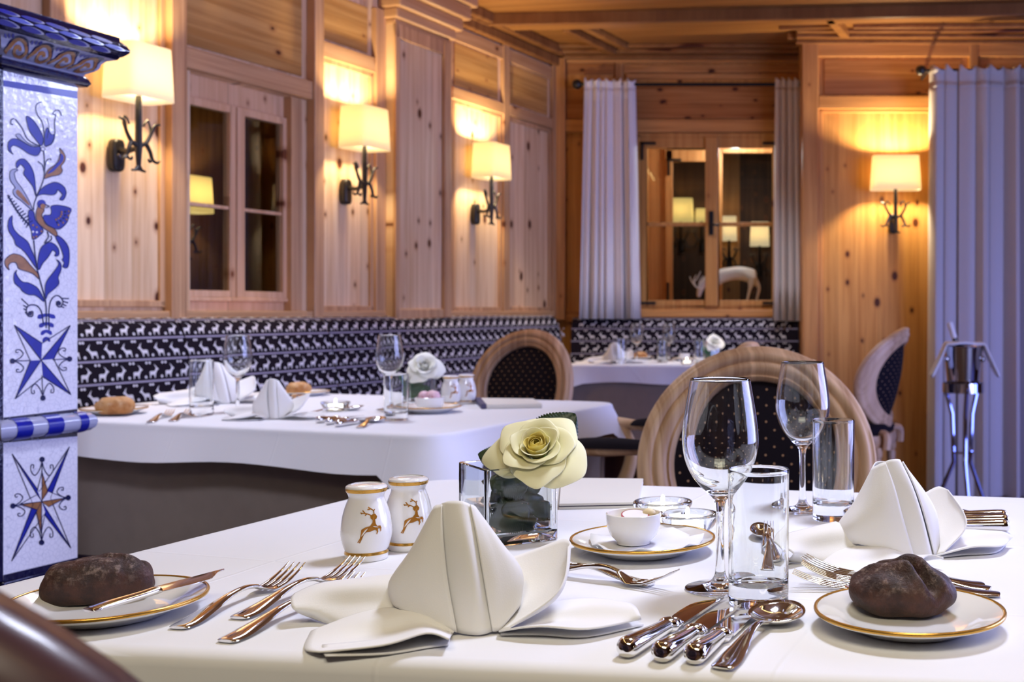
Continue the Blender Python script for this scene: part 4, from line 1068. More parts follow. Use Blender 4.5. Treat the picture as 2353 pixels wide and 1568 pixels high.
def make_knife(label, L=.20, hollow=True):
    k = L/.20; r = thing('knife', label, 'knife', (0, 0, 0), 0, 'steel knives')
    m = MB()
    if hollow:
        S = [(0, 0, .0085, .0005, .0005), (.001, 0, .0085, .0055, .005), (.005, 0, .0085, .0085, .0078), (.012, 0, .0085, .0096, .0083), (.03, 0, .0080, .0092, .0076), (.06, 0, .0068, .0075, .0062), (.08, 0, .0062, .0066, .0056)]
        strip(m, refine([(x*k, y, z, w, t) for x, y, z, w, t in S]), 18); hd_ = m.build('handle', M['metal'], r, ang=70)
        m = MB(); strip(m, refine([(.078*k, 0, .0062, .0068, .0058), (.081*k, 0, .0062, .0092, .0064), (.085*k, 0, .0062, .0092, .0064), (.087*k, 0, .0062, .006, .005), (.090*k, 0, .006, .0085, .0055), (.094*k, 0, .0058, .008, .0035), (.097*k, 0, .0055, .0078, .0018)]), 18); m.build('bolster', M['metal'], hd_, ang=70)
        xb = .094*k
    else:
        S = [(0, 0, .0025, .006, .0012), (.004, 0, .0028, .0078, .0022), (.03, 0, .0035, .0078, .0030), (.07, 0, .0038, .0060, .0032), (.088, 0, .0042, .0055, .0034), (.093, 0, .0042, .0065, .003)]
        strip(m, refine([(x*k, y, z, w, t) for x, y, z, w, t in S]), 12); m.build('handle', M['metal'], r, ang=70)
        xb = .090*k
    m = MB(); rows = []                                   # blade lies flat, back straight, edge bellied to a point
    N = 14
    for i in range(N+1):
        f_ = i/N; x = lerp(xb, L, f_)
        top = .0085-.0015*f_; low = -.0082-.0045*math.sin(PI*min(1, f_*1.15))**.8
        if f_ > .55: low = lerp(low, top-.0004, sst(.55, 1.0, f_)**1.2)
        zc = .0042
        rows.append([V((x, top, zc+.0011)), V((x, lerp(top, low, .5), zc+.0010)), V((x, low, zc+.0003)), V((x, low, zc-.0003)), V((x, lerp(top, low, .5), zc-.0010)), V((x, top, zc-.0011))])
    m.grid(rows, cu=True); m.poly(rows[0]); m.poly(rows[-1]); m.build('blade', M['metal'], r, ang=30)
    return r
def lay(o, p0, p1, z=TZ, flip=False, zoff=0.0, roll_=0):
    """handle end at pixel p0, tip at pixel p1 (both on the cloth)"""
    a = T(*p0, z); b = T(*p1, z); o.location = (a.x, a.y, ZC+zoff); o.rotation_euler = (roll_, 0, math.atan2(b.y-a.y, b.x-a.x))
    o.scale = (1, -1 if flip else 1, 1)
    return o
FK = make_fork('outer fork of three left of the front napkin, nearest the left bread plate')
lay(FK, (408, 1450), (684, 1330))
f2 = dup(FK, 'middle fork of three left of the front napkin, set highest'); lay(f2, (546, 1427), (806, 1322))
f3 = dup(FK, 'inner fork of three, partly under the front napkin wing'); lay(f3, (518, 1481), (826, 1352))
KN = make_knife('largest knife of three right of the front napkin, outermost left', .205); lay(KN, (1432, 1520), (1640, 1388), flip=True)
k2 = make_knife('middle knife of three right of the front napkin', .178); lay(k2, (1514, 1530), (1672, 1412), flip=True)
k3 = make_knife('third knife of the front setting, beside the soup spoon', .165); lay(k3, (1590, 1535), (1722, 1420), flip=True)
SP = make_spoon('large soup spoon right of the three knives on the front table', .172, .0245); lay(SP, (1658, 1543), (1806, 1414))
df = dup(FK, 'dessert fork with raised tines right of the front napkin'); lay(df, (1230, 1318), (1478, 1352)); df.scale = (.9, .9, 1.25)
dk = make_spoon('dessert spoon lying under the dessert fork, handle end to the right', .17, .017); lay(dk, (1497, 1349), (1190, 1310))
# second place setting, laid for the right end of the table
g1 = dup(FK, 'nearest fork of the second setting, running behind the right bread roll'); lay(g1, (2298, 1372), (1808, 1352)); g1.scale = (1.05, 1, 1)
g2 = dup(FK, 'second fork of the second setting, tines beside the front tumbler'); lay(g2, (2276, 1360), (1824, 1316)); g2.scale = (1.02, 1, 1.1)
g3 = dup(FK, 'far fork of the second setting, arching behind the right bread roll'); lay(g3, (2262, 1352), (1846, 1342)); g3.scale = (.95, 1, 1.3)
for i, (lb, y0, dx) in enumerate((('nearest knife of the second setting, handle showing right of the standing napkin', 1226, 0), ('middle knife of the second setting, handle showing right of the standing napkin', 1213, 0), ('farthest knife of the second setting, handle showing right of the standing napkin', 1203, -4))):
    kk = dup(KN, lb); lay(kk, (2320+dx, y0), (1800, y0-22), flip=False); kk.scale = (.92, 1, 1)
sp2 = dup(SP, 'soup spoon of the second setting, behind its knives'); lay(sp2, (2305, 1194), (1800, 1172)); sp2.scale = (1, .9, 1)
ds = dup(dk, 'dessert spoon of the second setting, seen through the front tumbler'); lay(ds, (1800, 1300), (1722, 1208)); ds.scale = (.95, 1, 1)
d2 = dup(FK, 'dessert fork of the second setting, tines seen through the front tumbler'); lay(d2, (1768, 1330), (1778, 1206)); d2.scale = (.85, .8, 1.5)

# ---- plates
def make_plate(label, R, name='bread_plate', gold=True, group='white plates with gold rim'):
    r = thing(name, label, 'plate', (0, 0, 0), 0, group)
    m = MB(); m.lathe([(0, .003), (R*.30, .003), (R*.55, .0035), (R*.62, .0045), (R*.72, .009), (R*.86, .0135), (R*.965, .0165)], 64)
    m.lathe([(R*.99, .0168), (R, .016), (R*.985, .0135), (R*.80, .0085), (R*.62, .0015), (R*.58, 0), (R*.54, .0012), (0, .0015)], 64)
    m.build('dish', M['porc'], r, ang=60)
    m = MB(); m.lathe([(R*.962, .0166), (R*.975, .0176), (R*.995, .0174), (R*1.002, .016), (R*.996, .0145)], 64); m.build('gold_rim', M['gold' if gold else 'porc'], r, ang=80)
    return r
def on_rim(o, x, y, zr=.016): p = T(x, y, TZ+zr); o.location = (p.x, p.y, ZC); return p
pl1 = make_plate('bread plate at the left end of the front table under the long dark roll', .0825); on_rim(pl1, 250, 1374)
pl2 = dup(pl1, 'bread plate at the right of the front table under the round dark roll'); on_rim(pl2, 2089, 1400)
pl3 = dup(pl1, 'saucer plate in the middle of the front table carrying the butter bowl'); on_rim(pl3, 1477, 1237)
# ---- bread
def make_roll(name, label, L, Wd, Hh, mat, seed, creases=(), group='bread rolls', ex=.78):
    r = random.Random(seed); o_ = [r.uniform(0, 9) for _ in range(6)]
    m = MB(); rows = []; NU, NV = 40, 22
    for i in range(NV+1):
        th = PI*i/NV; row = []
        for j in range(NU):
            ph = 2*PI*j/NU
            cx_, cy_, cz_ = math.sin(th)*math.cos(ph), math.sin(th)*math.sin(ph), math.cos(th)
            e = ex
            p = V((math.copysign(abs(cx_)**e, cx_)*L/2, math.copysign(abs(cy_)**e, cy_)*Wd/2, math.copysign(abs(cz_)**.85, cz_)*Hh/2))
            k = 1+.035*math.sin(3.1*cx_*2+o_[0])*math.sin(4*cy_+o_[1])+.03*math.sin(7*cx_+o_[2]+5*cz_)+.018*math.sin(13*cy_+9*cx_+o_[3])
            p *= k
            if p.z < -Hh*.36: p.z = -Hh*.36+(p.z+Hh*.36)*.12
            for (c0, c1, dep, wd) in creases:
                a, b = V((*c0, 0)), V((*c1, 0)); q = V((p.x, p.y, 0)); ab = b-a; t = max(0, min(1, (q-a).dot(ab)/ab.length_squared))
                ds_ = (q-(a+ab*t)).length
                if p.z > 0: p.z -= dep*math.exp(-(ds_/wd)**2)*(1 if 0 < t < 1 else .5)-dep*.35*math.exp(-((ds_-wd*1.9)/wd)**2)
            row.append(p)
        rows.append(row)
    zmin = min(p.z for row in rows for p in row)
    rows = [[p-V((0, 0, zmin)) for p in row] for row in rows]
    m.grid(rows, cu=True)
    o = m.build(name, M[mat], None, sub=1)
    return tag(o, label, 'bread roll', group)
b1 = make_roll('bread_roll', 'long dark rye roll on the left bread plate', .096, .046, .046, 'rye', 3, [((.02, .012), (.045, -.004), .010, .006)])
p = T(228, 1377, TZ+.006); b1.location = (p.x, p.y, TZ+.0048); b1.rotation_euler = (0, 0, math.radians(26))
b2 = make_roll('bread_roll', 'round dark rye roll with a deep crease on the right bread plate', .092, .066, .046, 'rye', 8, [((-.040, .016), (.006, -.002), .022, .0055), ((.004, .000), (.034, -.030), .016, .005), ((-.004, .03), (.034, .012), .010, .005)], ex=1.0)
p = T(2077, 1412, TZ+.006); b2.location = (p.x, p.y+.012, TZ+.0048); b2.rotation_euler = (0, 0, math.radians(-6))
# butter knife resting on the left plate rim
bk = make_knife('butter knife resting across the left bread plate', .150, False)
a, b = T(202, 1410, TZ+.018), T(527, 1327, TZ+.026)
a, b = T(202, 1411, TZ+.0185), T(527, 1321, TZ+.0215)
bk.location = a; dv = b-a; bk.rotation_euler = (0, -math.atan2(dv.z, math.hypot(dv.x, dv.y)), math.atan2(dv.y, dv.x)); bk.scale = (dv.length/.150, 1, 1)
# ---- shakers with the leaping stag
SHP = [(0, 0), (.0225, 0), (.0232, .002), (.0232, .0075), (.0225, .0095), (.0245, .014), (.0272, .026), (.0272, .034), (.0255, .047), (.0225, .058), (.0195, .066), (.0190, .069), (.0200, .072), (.0218, .0755), (.0222, .0785), (.021, .081), (.0165, .0825), (.016, .0815), (0, .0820)]
STAG = [(1560, 575), (1580, 540), (1588, 500), (1592, 472), (1622, 455), (1660, 445), (1678, 422), (1680, 402), (1665, 385), (1662, 368), (1682, 355), (1702, 352), (1718, 375), (1712, 392), (1700, 396), (1705, 430), (1716, 450), (1745, 450), (1753, 466), (1750, 495), (1744, 499), (1740, 470), (1722, 472), (1725, 495), (1715, 516), (1709, 514), (1712, 490), (1700, 477), (1660, 490), (1632, 492), (1612, 510), (1597, 545), (1583, 580), (1573, 579), (1582, 552), (1568, 578)]
ANT = [[(1674, 368), (1655, 356), (1625, 346), (1590, 345)], [(1625, 346), (1605, 322)], [(1600, 350), (1590, 338)], [(1692, 352), (1690, 330), (1668, 312), (1648, 298)], [(1668, 312), (1642, 318)], [(1690, 330), (1700, 318)], [(1640, 348), (1622, 362)]]
def sh_r(z):
    for (r0_, z0), (r1_, z1) in zip(SHP[1:], SHP[2:]):
        if z0 <= z <= z1 and z1 > z0: return lerp(r0_, r1_, (z-z0)/(z1-z0))
    return .02
def make_shaker(label, face, name='salt_shaker'):
    r = thing(name, label, 'shaker', (0, 0, 0), 0, 'white porcelain shakers with gold stag')
    m = MB(); prof_ = [SHP[0]]+[(q.x, q.y) for q in spl([V((a, b, 0)) for a, b in SHP[1:]], 3)]
    m.lathe(prof_, 48); r_body = m.build('body', M['porc'], r, ang=50)
    m = MB(); m.lathe([(sh_r(z)+.0003, z) for z in (.0066, .0072, .0090, .0098)], 48); m.build('gold_band', M['gold'], r_body)
    m = MB(); m.lathe([(sh_r(z)+.0003, z) for z in (.0745, .0757, .0772, .0785)], 48); m.build('gold_band', M['gold'], r_body)
    m = MB()
    def S(x, y, l_):
        z = .0415-(y-435)/3.563/2073*1.0; rr = sh_r(z)+l_; an = face+(x-1655)/3.563/2073/rr
        return V((rr*math.cos(an), rr*math.sin(an), z))
    m.poly([S(x, y, .0006) for x, y in STAG])
    for st in ANT:
        pp = spl([V((*q, 0)) for q in st], 4); rows = []
        for i, q in enumerate(pp):
            t = (pp[min(len(pp)-1, i+1)]-pp[max(0, i-1)]).normalized(); s_ = V((-t.y, t.x, 0))*4.2
            rows.append([S(q.x+s_.x, q.y+s_.y, .0006), S(q.x-s_.x, q.y-s_.y, .0006)])
        m.grid(rows)
    m.build('stag_print', M['golddeer'], r_body, smooth=False, recalc=False)
    return r
s1 = make_shaker('nearer white shaker with gold leaping stag, left of the front napkin', math.radians(-65)); p = T(842, 1284); s1.location = (p.x, p.y, ZC)
s2 = dup(s1, 'white shaker with gold stag standing just behind the nearer one'); p = T(934, 1264); s2.location = (p.x, p.y+.008, ZC)
# ---- glasses
def make_wine(label, h=.207):
    r = thing('wine_glass', label, 'wine glass', (0, 0, 0), 0, 'stemmed wine glasses'); k = h/.207
    out = [(0, .0012), (.020, .0008), (.0335, 0), (.0345, .0009), (.034, .0018), (.024, .0035), (.012, .0065), (.0068, .0115), (.0048, .02), (.0040, .045), (.0040, .07), (.0048, .082), (.0075, .089), (.013, .0945), (.0215, .103), (.030, .115), (.0355, .129), (.0378, .143), (.0372, .158), (.0345, .178), (.0312, .197), (.0296, .207)]
    inn = [(.0290, .2074), (.0284, .207), (.0300, .197), (.0333, .178), (.0360, .158), (.0366, .143), (.0342, .1295), (.0288, .1165), (.021, .106), (.012, .0985), (.005, .0955), (0, .095)]
    m = MB(); n_ = spl([V((a, b, 0)) for a, b in out[2:]], 3); 
    m.lathe([(a, b*k) for a, b in out[:2]]+[(q.x, q.y*k) for q in n_]+[(a, b*k) for a, b in inn[:1]]+[(q.x, q.y*k) for q in spl([V((a, b, 0)) for a, b in inn[1:]], 3)], 56)
    m.build('glass', M['glass'], r, ang=80); return r
def make_tumbler(label, h=.126):
    r = thing('water_tumbler', label, 'tumbler', (0, 0, 0), 0, 'straight water tumblers'); k = h/.126
    m = MB(); m.lathe([(0, .0012), (.018, .001), (.0262, 0), (.0276, .0012), (.0280, .004), (.02805, .007), (.0282, .05*k), (.02878, h-.004), (.0288, h-.001), (.0285, h), (.0279, h), (.0276, h-.001), (.0275, h-.004), (.0268, .05*k), (.0263, .030), (.0262, .026), (.0256, .0225), (.0238, .0195), (.016, .0178), (0, .0172)], 56)
    m.build('glass', M['glass'], r, ang=45); return r
def stand(o, x, y, dy=0.0): p = T(x, y); o.location = (p.x, p.y+dy, ZC); return o
gw1 = stand(make_wine('large wine glass in the front, behind the tumbler and soup spoon'), 1655, 1354)
gw2 = stand(dup(gw1, 'second wine glass farther back, before the chair back'), 1847, 1184, .03); gw2.scale = (.98, .98, .985)
gt1 = stand(make_tumbler('water tumbler in the front beside the large wine glass'), 1743, 1388)
gt2 = stand(dup(gt1, 'water tumbler farther back, left of the standing right napkin'), 1914, 1192, -.005); gt2.scale = (.97, .97, 1.04)
# ---- tealights in glass bowls
def make_tealight(label, lit=True):
    r = thing('tealight_holder', label, 'tealight holder', (0, 0, 0), 0, 'glass tealight holders')
    m = MB(); m.lathe([(0, .0005), (.022, 0), (.026, .002), (.034, .012), (.0385, .021), (.0385, .024), (.037, .0252), (.030, .0252), (.0275, .024), (.0245, .022), (.0225, .011), (.021, .0085), (0, .0085)], 48)
    m.build('glass_bowl', M['vglass'], r, ang=45)
    m = MB(); m.lathe([(0, .009), (.0195, .009), (.0198, .0205), (.0192, .0205), (.019, .0180), (0, .0178)], 36); cd_ = m.build('candle', M['wax'], r, ang=40)
    if lit:
        m = MB(); m.ell((0, 0, .0265), (.0026, .0026, .007), 10, 8); m.build('flame', M['flame'], cd_)
    return r
t1 = make_tealight('rear glass tealight holder behind the butter bowl'); on_rim(t1, 1523, 1154, .024)
t2 = dup(t1, 'front glass tealight with bright flame right of the butter bowl'); on_rim(t2, 1580, 1183, .024)
# ---- butter bowl, radish slice, doily
ds_ = MB(); ds_.lathe([(0, .0), (.048, .0), (.064, .0045)], 28); 
for i, v in enumerate(ds_.v):
    q = V(v); rr = math.hypot(q.x, q.y)
    if rr > .05: q.z += .0035*math.sin(7*math.atan2(q.y, q.x)); ds_.v[i] = tuple(q*(1+.05*math.sin(5*math.atan2(q.y, q.x))))
do = ds_.build('paper_doily', plain('white_paper', (.84, .84, .86), .8), None, solid=.0006)
tag(do, 'white paper doily between the saucer and the butter bowl', 'doily'); pc = pl3.location.copy(); do.location = pc+V((.004, 0, .0095))
def make_bowl(label):
    r = thing('butter_bowl', label, 'bowl', (0, 0, 0), 0, 'small white bowls')
    m = MB(); m.lathe([(0, .0015), (.0155, .0015), (.0165, 0), (.0185, .0004), (.0190, .003), (.0262, .010), (.0302, .020), (.0312, .032), (.0312, .0345), (.0303, .0352), (.0292, .0345), (.028, .021), (.022, .011), (.012, .0065), (0, .006)], 48)
    m.build('bowl', M['porc'], r, ang=50); return r
bo = make_bowl('white butter bowl standing on the front saucer'); bo.location = pc+V((-.010, -.004, .0105))
m = MB(); m.ell((0, 0, .018), (.0262, .0262, .010), 18, 8); bu = m.build('butter', M['butter'], None); tag(bu, 'butter filling the white bowl on the front saucer', 'butter'); bu.location = bo.location+V((0, 0, .0015))
rs = thing('radish_slice', 'thin radish slice with red rim lying on the butter in the bowl', 'radish')
m = MB(); m.lathe([(0, 0), (.0145, 0), (.0148, .001), (.0145, .002), (0, .002)], 28); m.build('flesh', M['radish'], rs, ang=40)
m = MB(); m.lathe([(.0145, -.0002), (.0158, .0002), (.0158, .0018), (.0145, .0022)], 28); m.build('red_skin', M['red'], rs, ang=40)
rs.location = bo.location+V((.002, -.004, .0315)); rs.rotation_euler = (math.radians(12), math.radians(4), 0)
m = MB(); m.ell((0, 0, .004), (.008, .006, .006), 10, 6); bc = m.build('butter_curl', M['butter'], None); tag(bc, 'butter curl beside the radish slice in the front bowl', 'butter'); bc.location = bo.location+V((.017, .004, .029))
# ---- menu card
m = MB(); c0, c1 = T(1285, 1172), T(1466, 1168); c2_, c3_ = T(1478, 1112), T(1290, 1110)
mc = thing('menu_folder', 'cream menu folder lying right of the rose vase', 'menu', (c0.x, c0.y, TZ))
MB().prism([(q.x, q.y, ZC) for q in (c0, c1, c2_, c3_)], (0, 0, .003)).build('cover', M['paper'], mc, smooth=False)
MB().prism([(q.x-.001, q.y+.0015, ZC+.0031) for q in (c0, c1, c2_, c3_)], (0, 0, .0016)).build('inner_sheet', M['ink'], mc, smooth=False)
MB().prism([(q.x, q.y, ZC+.0048) for q in (c0, c1, c2_, c3_)], (0, 0, .003)).build('cover', M['paper'], mc, smooth=False)
# ---- square vase, water, rose
def make_vase(label, w=.0915, h=.090):
    r = thing('square_vase', label, 'vase', (0, 0, 0), 0, 'square glass vases')
    def sq(hw, z, rd): 
        out = []
        for q, n_, w_ in rquad([V((-hw, -hw)), V((hw, -hw)), V((hw, hw)), V((-hw, hw))], rd, 3): out.append(V((q.x, q.y, z)))
        return out
    a = w/2; b = a-.0052
    m = MB(); rows = [sq(a-.002, 0, .004), sq(a, .0015, .005), sq(a, h-.001, .005), sq(a-.001, h, .0045), sq(b+.001, h, .004), sq(b, h-.001, .0035), sq(b, .013, .0035), sq(b-.003, .010, .004)]
    n_ = min(len(x) for x in rows); rows = [[x[int(i*len(x)/n_)] for i in range(n_)] for x in rows]
    m.grid(rows, cu=True); m.poly(rows[0][::-1]); m.poly(rows[-1]); m.build('glass', M['vglass'], r, ang=35)
    return r
vA, vB = T(1115, 1262.5), T(1292, 1241)
ang = math.atan2(vB.y-vA.y, vB.x-vA.x); ex = V((math.cos(ang), math.sin(ang), 0)); ey = V((-ex.y, ex.x, 0))
vc = V((vA.x, vA.y, 0))+ex*.0457+ey*.0457
va = make_vase('square glass vase holding the big cream rose on the front table'); va.location = (vc.x, vc.y, ZC); va.rotation_euler = (0, 0, ang)
m = MB(); q = .0385; m.box(-q, q, -q, q, .0136, .046); wt = m.build('water', M['water'], None, smooth=False, bevel=.003); tag(wt, 'water standing half way up in the front square vase', 'water', kind='stuff'); wt.location = va.location; wt.rotation_euler = va.rotation_euler
def leaf(mb, c, tip, up_, L, Wd, ser=1, bend=.12, m=0):
    """leaf from base c towards tip; up_ is its face normal"""
    t = (V(tip)-V(c)).normalized(); n = V(up_); n = (n-t*n.dot(t)).normalized(); s = n.cross(t); L = L or (V(tip)-V(c)).length
    N = 64; rows = []
    for i in range(N+1):
        f_ = i/N; w = Wd/2*(math.sin(PI*f_**.72)**.75)*(1+.045*ser*(i % 3-1)) if 0 < f_ < 1 else .0004
        o = V(c)+t*L*f_+n*(-bend*L*f_*f_)
        rows.append([o+s*w*k+n*(-.10*w*abs(k)+.012*L*math.sin(f_*14)*abs(k)+(.10*w if k else 0)) for k in (-1, -.6, -.25, 0, .25, .6, 1)])
    mb.grid(rows, m)
def make_rose(label, c, axis, R, base_, mat='rose', seed=2, npet=24):
    """flower head at c opening along axis, stem ending at base_"""
    rr = random.Random(seed); c = V(c); ax = V(axis).normalized()
    r = thing('rose', label, 'rose', base_, 0, 'cut white roses')
    a1 = ax.cross(V((0, 0, 1))).normalized(); a2 = ax.cross(a1)
    for i in range(npet):
        t = i/(npet-1); ph = i*2.39996+rr.uniform(-.15, .15)
        r0_ = R*(.03+.22*t**1.1); Lp = R*(.50+.72*t**.9); th = math.radians(3+68*t**1.7); wd = math.radians(lerp(120, 84, t**.6))
        z0 = -R*.36*t**.7-R*.12; curl = lerp(.0, .46, t**1.3)
        rows = []; NU, NVv = 14, 10
        lobe = rr.uniform(.06, .20)
        for j in range(NVv+1):
            v = j/NVv; row = []
            for k in range(NU+1):
                u = -1+2*k/NU
                ww = math.sin(PI*(.10+.82*min(v, .8)/.8)/1.85)**.8*(1-.45*max(0, v-.7)/.3)
                vv = v*(1-(.12*abs(u)**2.2))+lobe*v**3*max(0, 1-abs(u)*2.2)*t
                th2 = th*(.35+.80*vv)
                ro = r0_+Lp*(math.sin(th2)*vv)+R*.18*math.sin(PI*min(1, vv))*(1-t)*.8+R*.05*t
                zz = z0+Lp*math.cos(th2)*vv*1.05
                cu_ = curl*max(0, vv-.68)**1.5*R*(1+.9*abs(u)); ro += cu_*.5; zz -= cu_*(1.0+.6*abs(u))
                an = ph+u*wd*.5*ww*(1 if t > .25 else 1.15)*2
                ro *= (1+.12*u*(1-t))
                ruff = .022*R*math.sin(u*7+i)*v*v*t
                row.append(c+a1*math.cos(an)*ro+a2*math.sin(an)*ro+ax*(zz+ruff))
            rows.append(row)
        MB().grid(rows).build('petal', M['rosei'] if mat == 'rose' and t < .38 else M[mat], r, solid=.0006, sub=1, recalc=False)
    m = MB()
    for k in range(5):
        an = k*2*PI/5+.4; b = c-ax*R*.62; tp = b+(a1*math.cos(an)+a2*math.sin(an))*R*.5-ax*R*.02
        leaf(m, b, tp, ax, R*.55, R*.24, 0, .35)
    m.ell(c-ax*R*.66, (R*.15, R*.15, R*.16)); m.build('sepals', M['sepal'], r, solid=.0006, recalc=False)
    b = V(base_); m = MB(); pp = spl([c-ax*R*.6, lerp(c-ax*R*.95, b, .35), lerp(c-ax*R*.6, b, .75), b], 6); m.tube(pp, .0030, 8); m.build('stem', M['leaf'], r)
    return r
rb = V((vc.x+.004, vc.y+.004, TZ+.016))
rc = P(1234, 1034, vc.y-.014)
ro = make_rose('large open cream rose in the front square vase', rc, V((.02, -.70, .72)), .0405, rb)
def rleaf(c, tip, up_, wd, mat='leaf', bend=.1, parent=None):
    m = MB(); leaf(m, c, tip, up_, None, wd, 1, bend); m.build('leaf', M[mat], parent or ro, solid=.0006, recalc=False)
dv_ = vc.y
rleaf(P(1236, 1040, dv_+.03), P(1322, 950, dv_+.05), (.1, -1, .25), .062, bend=.05)
rleaf(P(1180, 1060, dv_+.02), P(1098, 1040, dv_+.02), (0, -.8, .6), .04)
q_ = lambda x, y, o: vc+ex*((x-1204)/183*.0915)+ey*o+V((0, 0, TZ-vc.z+(1250-y)/190*.0915))
for (x0, y0, x1, y1, o, w_) in ((1236, 1120, 1136, 1098, -.020, .034), (1232, 1170, 1140, 1200, -.024, .046), (1238, 1150, 1140, 1165, .010, .036), (1234, 1120, 1282, 1092, -.012, .034), (1240, 1180, 1284, 1150, -.020, .040), (1236, 1150, 1282, 1185, .004, .036), (1238, 1190, 1242, 1228, -.016, .022), (1228, 1105, 1200, 1160, .02, .03)):
    rleaf(q_(x0, y0, o), q_(x1, y1, o*.6), ex*.05-ey+V((0, 0, .25)), w_, bend=.02)

# ---- folded napkins
def napkin_patches():
    D0 = .963
    pats = {
     'left_panel': [[(1016, 1160, .985), (1018, 1230, .972), (1028, 1330, .962), (1050, 1454, .953)], [(1003, 1162, .987), (972, 1260, .972), (960, 1345, .966), (990, 1432, .962)], [(997, 1168, .992), (946, 1262, .984), (896, 1340, .984), (906, 1392, .980)], [(1004, 1170, 1.0), (958, 1262, 1.008), (916, 1336, 1.020), (922, 1388, 1.018)]],
     'right_panel': [[(1080, 1160, .985), (1096, 1240, .972), (1113, 1340, .962), (1132, 1452, .955)], [(1086, 1162, .987), (1128, 1258, .974), (1150, 1345, .966), (1150, 1446, .96)], [(1092, 1167, .992), (1150, 1246, .984), (1199, 1316, .984), (1194, 1392, .976)], [(1084, 1170, 1.0), (1136, 1250, 1.008), (1178, 1320, 1.020), (1180, 1390, 1.012)]],
     'pleat': [[(1008, 1162, .990), (1016, 1235, .978), (1028, 1335, .968), (1049, 1453, .958)], [(1030, 1153, .985), (1040, 1235, .972), (1058, 1335, .962), (1072, 1460, .953)], [(1062, 1153, .984), (1074, 1235, .969), (1090, 1335, .959), (1104, 1462, .951)], [(1086, 1164, .990), (1098, 1240, .977), (1115, 1340, .967), (1131, 1452, .958)]],
     'back_panel': [[(1004, 1170, 1.0), (958, 1262, 1.008), (916, 1336, 1.020), (922, 1388, 1.018)], [(1030, 1156, 1.006), (1020, 1250, 1.028), (1005, 1330, 1.046), (1000, 1390, 1.050)], [(1062, 1156, 1.006), (1080, 1250, 1.028), (1100, 1330, 1.046), (1105, 1390, 1.046)], [(1084, 1170, 1.0), (1136, 1250, 1.008), (1178, 1320, 1.020), (1180, 1390, 1.012)]],
     'right_rear_wing': [[(1168, 1285, 1.022), (1160, 1350, 1.005), (1150, 1400, .985), (1142, 1448, .962)], [(1230, 1263, 1.024), (1206, 1340, 1.004), (1176, 1400, .982), (1146, 1448, .961)], [(1294, 1240, 1.024), (1268, 1330, .998), (1215, 1400, .974), (1152, 1448, .960)], [(1310, 1248, 1.014), (1302, 1320, .985), (1268, 1385, .966), (1165, 1446, .956)], [(1304, 1258, 1.006), (1296, 1330, .976), (1262, 1380, .960), (1172, 1440, .955)]],
     'right_front_wing': [[(1146, 1440, .972), (1240, 1392, 1.000), (1350, 1376, 1.010), (1448, 1388, 1.000)], [(1146, 1446, .964), (1250, 1408, .978), (1360, 1392, .984), (1462, 1398, .980)], [(1146, 1452, .957), (1250, 1432, .966), (1365, 1424, .966), (1472, 1416, .968)], [(1148, 1450, -.007), (1240, 1440, -.013), (1350, 1446, -.011), (1473, 1424, -.009)]],
     'right_under_wing': [[(1150, 1440, -.004), (1240, 1425, -.003), (1350, 1428, -.003), (1440, 1412, -.003)], [(1150, 1452, None), (1240, 1448, None), (1350, 1452, None), (1462, 1428, None)], [(1150, 1459, None), (1240, 1459, None), (1350, 1463, None), (1479, 1436, None)]],
     'left_rear_wing': [[(915, 1318, 1.020), (820, 1330, 1.022), (730, 1343, 1.018), (676, 1366, 1.004)], [(920, 1345, 1.000), (825, 1350, 1.000), (738, 1360, 1.000), (668, 1380, .990)], [(930, 1385, .988), (840, 1392, .990), (755, 1398, .990), (676, 1402, .980)], [(950, 1410, .978), (860, 1428, .970), (785, 1440, None), (712, 1418, None)]],
     'left_front_wing': [[(1044, 1450, .956), (960, 1402, .975), (850, 1404, .985), (722, 1456, .965)], [(1042, 1454, .952), (965, 1416, .962), (858, 1424, .962), (712, 1470, .955)], [(1038, 1460, .948), (970, 1440, .950), (865, 1472, .945), (700, 1492, None)], [(1032, 1470, -.012), (980, 1456, -.016), (880, 1484, -.010), (732, 1500, -.004)]],
     'left_under_wing': [[(1036, 1455, -.004), (975, 1450, -.003), (880, 1470, -.003), (740, 1484, -.003)], [(1034, 1470, None), (980, 1474, None), (880, 1492, None), (742, 1500, None)], [(1030, 1482, None), (985, 1488, None), (882, 1504, None), (748, 1509, None)]],
    }
    return pats
napo = T(1090, 1452); napo.z = TZ
def make_napkin(label):
    r = thing('napkin', label, 'napkin', (napo.x, napo.y, ZC), 0, 'folded white napkins')
    for nm, cols in napkin_patches().items():
        cc = []
        for col in cols:
            pts = []
            for x, y, d in col:
                q = T(x, y, TZ+.002) if d is None else T(x, y, TZ-d) if d < 0 else P(x, y, d)
                if q.z < TZ+.0016: q.z = TZ+.0016
                pts.append(q)
            cc.append(spl(pts, 6))
        rows = []
        for i in range(len(cc[0])): rows.append(spl([c[i] for c in cc], 5))
        for row in rows:
            for q in row: q.z = max(q.z, TZ+.0012)
        nmn = 'peak_fold' if 'panel' in nm or nm == 'pleat' else 'wing_fold'
        MB().grid(rows).build(nmn, M['napkin'], r, solid=.0016, ang=80, recalc=False)
    return r
n1 = make_napkin('white napkin folded as a bishop hat with spread wings, in the front')
p = T(2106, 1283); n2 = dup(n1, 'white folded napkin standing at the right of the front table', (p.x, p.y, ZC), math.radians(24)); n2.scale = (.92, .92, 1.0)
